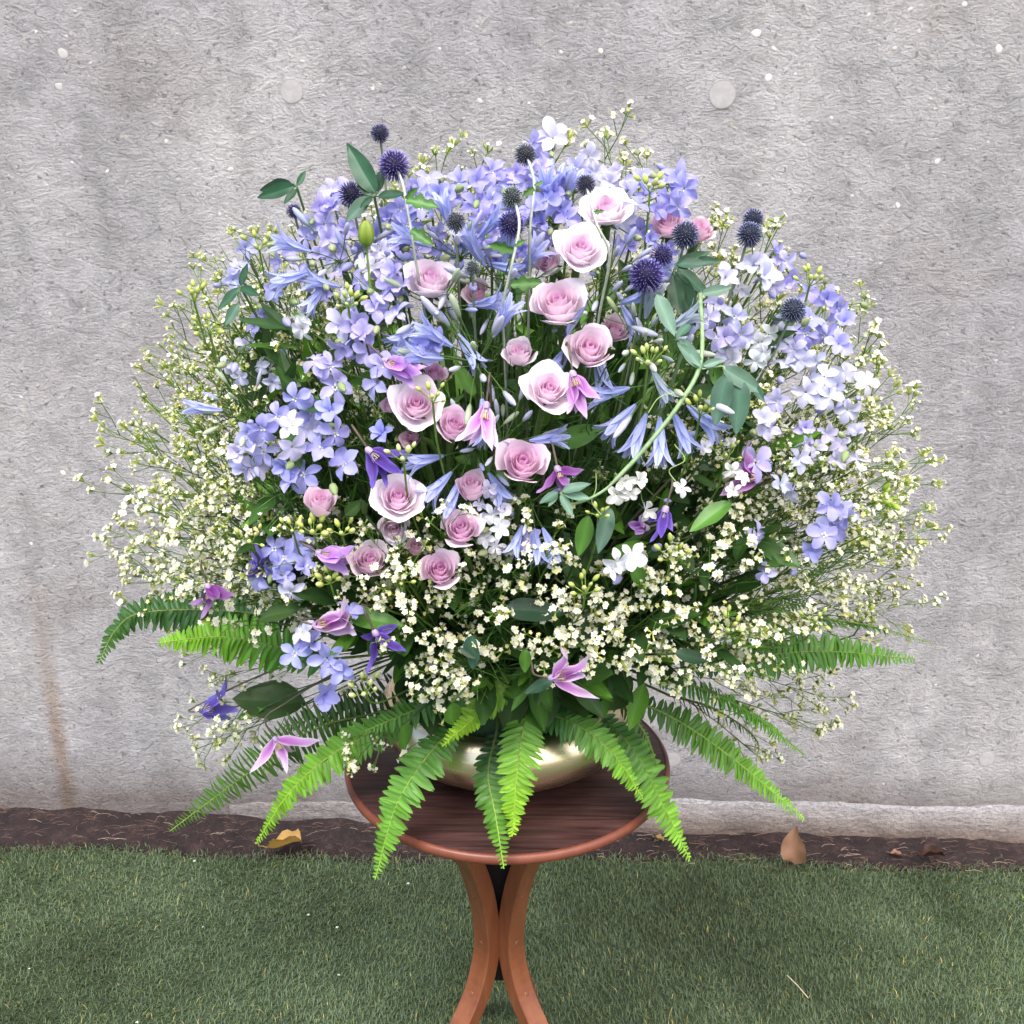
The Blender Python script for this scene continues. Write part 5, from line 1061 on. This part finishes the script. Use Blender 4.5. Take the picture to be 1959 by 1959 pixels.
ANCHOR = [(170, 800, 'farthest left wiry spray'), (443, 420, 'upper left shoulder spray'), (562, 404, 'small navy thistle'), (568, 358, 'free-hanging dark leaf pair'), (460, 548, 'dark vine leaves on the left'), (480, 790, 'leftward agapanthus buds'),
          (560, 830, 'mid left delphinium'), (470, 850, 'outer pale delphinium'), (613, 965, 'leftmost rosebud'), (540, 1085, 'lower left delphinium'), (398, 1140, 'dark plum clematis'), (300, 1228, 'bright lime fern tip'), (189, 1268, 'curled fern tip'), (230, 1185, 'dark left fern'),
          (420, 1335, 'blue-violet clematis'), (515, 1340, 'broad olive leaf'), (545, 1430, 'white-edged pink clematis'), (325, 1590, 'lowest left fern tip'), (645, 1180, 'pink striped clematis'), (740, 1240, 'deep violet open clematis'), (615, 1290, 'lowest delphinium'),
          (708, 1074, 'dusky rose'), (841, 1091, 'lowest rose'), (882, 1012, 'rose with dark heart'), (761, 953, 'heart-petalled rose'), (650, 1075, 'open-mouthed lilac clematis'), (1000, 886, 'deep-centred rose'), (1075, 920, 'dark magenta clematis'), (945, 1010, 'white larkspur'), (1012, 1035, 'single centre floret'),
          (1190, 1072, 'bright white larkspur'), (1266, 1000, 'violet bell clematis'), (1205, 930, 'creamy white bells'), (1095, 1290, 'pink star clematis'), (898, 1250, 'rounded grey-green leaf'), (920, 1365, 'folded lime fern'), (1340, 990, 'bright right leaf'), (1420, 900, 'right magenta clematis'), (1600, 990, 'right rim delphinium'),
          (1465, 1094, 'lone lower right floret'), (1600, 1246, 'broad right fern'), (1785, 1231, 'edge-on right fern tip'), (1538, 1443, 'slender right fern tip'), (1539, 1567, 'lowest right fern tip'), (1697, 955, 'lime bud tip'), (1580, 740, 'washed-out delphinium'), (1390, 770, 'grey vine leaf fan'), (1517, 594, 'rightmost thistle'), (1580, 620, 'delphinium by the rightmost thistle'),
          (1458, 529, 'pale upper right delphinium'), (1435, 435, 'twin upper right thistles'), (1338, 442, 'rightmost rose'), (1296, 360, 'upper right delphinium spike'), (1160, 402, 'highest rose'), (1058, 267, 'topmost delphinium'), (1005, 296, 'top grey thistle'), (754, 317, 'large lilac thistle'), (701, 470, 'lantern bud'), (666, 572, 'yellow bud cluster'), (650, 660, 'large lilac delphinium'),
          (1805, 1000, 'farthest right spray'), (1785, 1145, 'long low right spray'), (1610, 1345, 'drooping lower right spray'), (182, 905, 'lone floating spray'), (360, 1440, 'lowest left spray'), (1541, 850, 'pale right delphinium'), (1451, 665, 'right white larkspur'), (400, 620, 'upper left yellow-green buds'), (370, 560, 'upper left lime buds'), (1550, 530, 'upper right lime buds'), (1395, 1195, 'low right yellow-green buds'), (1120, 1120, 'lower centre yellow buds'), (480, 1025, 'lower left yellow-green buds')]
USED = set()
def where(px, py, look):
    ds = sorted(ANCHOR, key=lambda q: math.hypot(q[0]-px, q[1]-py))
    def side(q):
        dx, dy = px-q[0], py-q[1]
        if math.hypot(dx, dy) < 22: return 'partly over'
        return ('right of' if dx > 0 else 'left of') if abs(dx) > abs(dy) else ('below' if dy > 0 else 'above')
    near = ds[0]; out = [look+' just '+side(near)+' the '+near[2] if side(near) != 'partly over' else look+' partly over the '+near[2]]
    for q in ds[1:9]: out.append(look+' between the '+near[2]+' and the '+q[2])
    for q in ds[1:9]: out.append(look+' '+side(near)+' the '+near[2]+' and '+side(q)+' the '+q[2])
    for o in out:
        if o not in USED and len(o.split()) <= 16: USED.add(o); return o
    return out[0]
def many(pts, mood, label, off=(0, .03), csc=1.0, group=None, yabs=None, keep=.5):
    look = {'bud': 'yellow-green budded spray', 'mix': 'cream and yellow blossom spray', 'open': 'white blossom spray'}[mood]
    for k, (px, py) in enumerate(pts):
        if int((k+1)*keep) == int(k*keep): continue
        px += rnd.uniform(-6, 6); py += rnd.uniform(-6, 6)
        spray(px, py, mood, where(px, py, look), rnd.uniform(*off), label, csc, yabs)
many([(405, 470), (370, 515), (395, 500), (330, 560), (305, 600), (285, 640), (265, 668), (430, 470), (480, 450), (520, 430), (350, 600), (380, 560), (540, 410)], 'bud', 'yellow-green budded sprays along the upper left rim', (.0, .06), 0.8, keep=1)
many([(280, 720), (320, 650), (360, 680), (420, 560), (450, 530), (400, 800), (350, 720), (470, 620), (300, 820), (440, 700)], 'bud', 'thin budded sprays filling the left flank', (.02, .07), .8)
many([(1680, 650), (1720, 700), (1640, 640), (1600, 560), (1560, 520), (1740, 790), (1720, 850), (1660, 760), (1740, 940), (1720, 1050)], 'bud', 'thin budded sprays filling the right flank', (.02, .06), .85)
many([(250, 740), (215, 790), (262, 800), (300, 700), (330, 680), (340, 760), (300, 760), (380, 700), (400, 650), (420, 740), (380, 640), (450, 680), (440, 600), (470, 560), (500, 520), (520, 640), (360, 790), (430, 790)], 'bud', 'fine budded sprays in the left flank', (.0, .07), 0.8, keep=1)
many([(340, 850), (320, 880), (300, 910), (360, 880), (390, 860), (420, 900), (330, 940), (370, 940), (410, 950), (300, 960), (440, 960), (260, 950), (400, 1000), (360, 990)], 'mix', 'dense cream and yellow sprays at the left below the wiry one', (-.01, .04), 0.95, keep=.85)
many([(205, 970), (190, 1005), (188, 1035), (232, 1078), (240, 1098), (250, 1168), (300, 1010), (350, 1040), (370, 1075), (340, 1100), (400, 1060), (430, 1090), (380, 1110)], 'open', 'white sprays at the lower left rim', (.0, .04), 0.95, keep=0.9)
many([(372, 1292), (355, 1378), (365, 1412), (430, 1290), (350, 1260), (420, 1400), (510, 1400), (660, 1385)], 'open', 'thin sprays hanging below the left ferns', (.0, .03), .95)
many([(1385, 372), (1405, 400), (1480, 378), (1510, 398), (1550, 450), (1360, 400), (1500, 440), (1530, 490), (1470, 430), (1440, 480), (1570, 505)], 'mix', 'blossom sprays along the upper right rim', (.0, .05))
many([(1620, 540), (1650, 560), (1690, 600), (1700, 618), (1690, 680), (1630, 600), (1650, 650), (1560, 560), (1600, 640), (1640, 700), (1700, 700)], 'mix', 'blossom sprays at the right shoulder', (.0, .05), 0.9, keep=.75)
many([(1750, 722), (1780, 752), (1762, 812), (1700, 750), (1680, 800), (1640, 770), (1600, 800), (1560, 780), (1500, 700), (1520, 660), (1480, 720), (1660, 720), (1720, 780)], 'mix', 'yellow-white sprays in the right flank', (.0, .05), 0.9, keep=.65)
many([(1790, 850), (1800, 872), (1770, 918), (1800, 962), (1790, 1032), (1720, 900), (1700, 960), (1660, 930), (1640, 980), (1700, 1000), (1560, 900), (1600, 920), (1680, 870)], 'mix', 'wiry white sprays at the far right', (.0, .04), .95, keep=1)
many([(1660, 1072), (1722, 1102), (1700, 1140), (1640, 1110), (1600, 1100), (1650, 1150), (1560, 1120), (1620, 1170), (1680, 1040)], 'open', 'white sprays at the lower right rim', (.0, .03), 1.0, keep=.8)
many([(1540, 1398), (1472, 1462), (1500, 1330), (1560, 1300), (1600, 1330), (1440, 1300)], 'open', 'thin sprays among the right hand ferns', (.0, .03), .95)
many([(1330, 1040), (1380, 1060), (1420, 1110), (1480, 1130), (1350, 1110), (1300, 1090), (1400, 1160), (1460, 1190), (1520, 1160), (1540, 1210), (1330, 1170), (1280, 1150), (1380, 1220), (1440, 1240), (1500, 1230), (1340, 1240), (1250, 1120), (1260, 1200), (1300, 1260), (1500, 1050), (1420, 980), (1480, 960), (1540, 880), (1500, 1000), (1560, 1060)], 'open', 'thick white sprays massed at the lower right front', (-.03, .01), 1.0, keep=0.54)
many([(1200, 1130), (1150, 1110), (1110, 1160), (1060, 1130), (1040, 1180), (1000, 1210), (980, 1170), (960, 1120), (1130, 1200), (1180, 1180), (1080, 1080), (1020, 1060), (1210, 1210), (920, 1160), (1230, 1260), (1060, 1010), (1010, 990)], 'open', 'white sprays in the lower front centre', (-.03, .01), .98, keep=0.42)
many([(820, 1230), (850, 1250), (800, 1270), (830, 1280), (880, 1170), (900, 1130), (780, 1220), (860, 1310), (720, 1140), (770, 1150), (850, 1180)], 'open', 'white sprays at the front left of centre', (-.035, .005), 1.0, keep=0.5)
many([(735, 1020), (720, 1040), (745, 1070), (690, 1045), (840, 960), (835, 985), (660, 1040), (760, 1080)], 'open', 'white sprays between the lower left roses', (-.03, -.005), 0.8, keep=0.8)
many([(480, 960), (500, 1000), (530, 960), (560, 985), (510, 1030), (450, 1010), (470, 1060), (590, 1050), (640, 1050), (430, 1040)], 'mix', 'cream sprays under the mid left delphinium', (-.01, .02), 0.9, keep=.6)
many([(600, 560), (640, 540), (620, 590), (560, 520), (580, 570), (540, 600), (560, 700), (590, 740), (520, 720), (480, 740)], 'mix', 'pale sprays in the upper left interior', (.0, .05), 0.9, keep=0.8)
many([(1540, 700), (1500, 780), (1480, 850), (1440, 780), (1470, 600), (1500, 560), (1500, 640), (1550, 840), (1420, 560), (1440, 700), (1400, 760), (1330, 800), (1470, 720)], 'mix', 'white sprays behind the vine on the right', (.0, .04), 0.9, keep=0.75)
many([(1250, 380), (1170, 330), (960, 300), (900, 330), (1330, 420), (700, 360), (600, 350)], 'mix', 'pale sprays at the back of the crown', (.04, .08), 1.0)
many([(700, 1425), (670, 1455), (725, 1470), (790, 1455), (690, 1410)], 'open', 'stray blossom sprays over the left of the table top', (0, 0), .8, None, -.14)

# ------------------------------------------------------------------ green filling inside the bouquet
FL = [leafmesh(c, w, .45, 1.2) for c, w in (((0.030, 0.075, 0.020), .16), ((0.040, 0.10, 0.022), .2), ((0.10, 0.24, 0.03), .14))]
def foliage(px, py, off, nl, label, group, feather=False, big=1.0):
    T = surf(px, py, off); F = root_pt(T, .11); root = thing('foliage_sprig', F, label, 'foliage', group); P = stem_path(F, T, (T-F).normalized(), 10, .2)
    obj('stem', stem_mesh([q-F for q in P], .0022, .0009, (0.025, 0.05, 0.012), (0.06, 0.12, 0.03)), root)
    if feather:
        mb = MB()
        for k in range(70):
            i = rnd.randint(3, 9); A = lerp(P[i], P[i+1], rnd.random()); d = ((T-F).normalized()*.7+jit(.9)).normalized(); l = rnd.uniform(.02, .05)
            mb.tube([A-F, A+d*l*.6-F+jit(.003), A+d*l-F+jit(.006)], [.0006, .0005, .0003], mixc((.02, .06, .02), (.12, .27, .045), rnd.random()), 3)
        o = obj('needles', mb.mesh('needles', M_STEM), root); o['kind'] = 'stuff'; return
    for k in range(nl):
        t = rnd.uniform(.3, 1)*10; i = min(9, int(t)); A = lerp(P[i], P[i+1], t-i); tg = (P[i+1]-P[i]).normalized(); d = (tg*.6+jit(.8)+nrm(T)*.2).normalized(); B = A+d*rnd.uniform(.035, .065)*big
        place_blade('leaf', rnd.choice(FL), A, B, tocam(A)*.5+Z*.8+jit(.5), root, rnd.uniform(.8, 1.2), None, rnd.uniform(-.6, .6))
def inside(n, x0, x1, y0, y1, lim=.8):
    out = []
    while len(out) < n:
        x, y = rnd.uniform(x0, x1), rnd.uniform(y0, y1)
        if ((x-980)/760)**2+((y-840)/560)**2 < lim: out.append((x, y))
    return out
for (x, y) in inside(46, 420, 1560, 520, 1330): foliage(x, y, rnd.uniform(.03, .10), 9, where(x, y, 'dark leafy sprig deep'), 'dark leafy filler sprigs')
for (x, y) in inside(30, 560, 1500, 1020, 1330): foliage(x, y, rnd.uniform(.0, .05), 8, where(x, y, 'leafy sprig'), 'green leafy filler sprigs at the front')
for (x, y) in inside(44, 300, 1680, 480, 1330): foliage(x, y, rnd.uniform(.0, .05), 0, where(x, y, 'feathery sprig'), 'feathery green filler sprigs', True)
for (x, y) in inside(58, 480, 1480, 520, 1150, .42): foliage(x, y, rnd.uniform(.24, .40), 12, 'dark leafy sprig filling the back of the bouquet', 'dark leafy sprigs at the back', False, 1.7)
for k in range(26):
    x, y = (rnd.uniform(1340, 1560), rnd.uniform(560, 1180)) if k % 2 else (rnd.uniform(420, 560), rnd.uniform(580, 1120))
    foliage(x, y, rnd.uniform(-.01, .03), 8, where(x, y, 'slim green leafy sprig'), 'slim green sprigs among the side sprays', False, .8)
for k, x in enumerate(range(770, 1230, 24)):
    x += rnd.uniform(-12, 12); A = at(x, rnd.uniform(1270, 1330), rnd.uniform(-.12, -.08)); B = at(x+rnd.uniform(-45, 45), rnd.uniform(1345, 1405), rnd.uniform(-.17, -.13)); F = root_pt(A, .1)
    root = thing('leaf_sprig', F, where(x, 1340, 'green leaf over the bowl rim'), 'leaf', 'green leaves spilling over the bowl rim')
    place_blade('leaf', rnd.choice([LB, LDK, LO, FL[2]]), A, B, Vector((rnd.uniform(-.4, .4), -.7, .6)), root, rnd.uniform(.9, 1.4), None, rnd.uniform(-.5, .5))
    obj('stem', stem_mesh([q-F for q in (F, lerp(F, A, .5)+Z*.01, A)], .0012, .0009, (.04, .08, .02), (.07, .14, .04), 4), root)
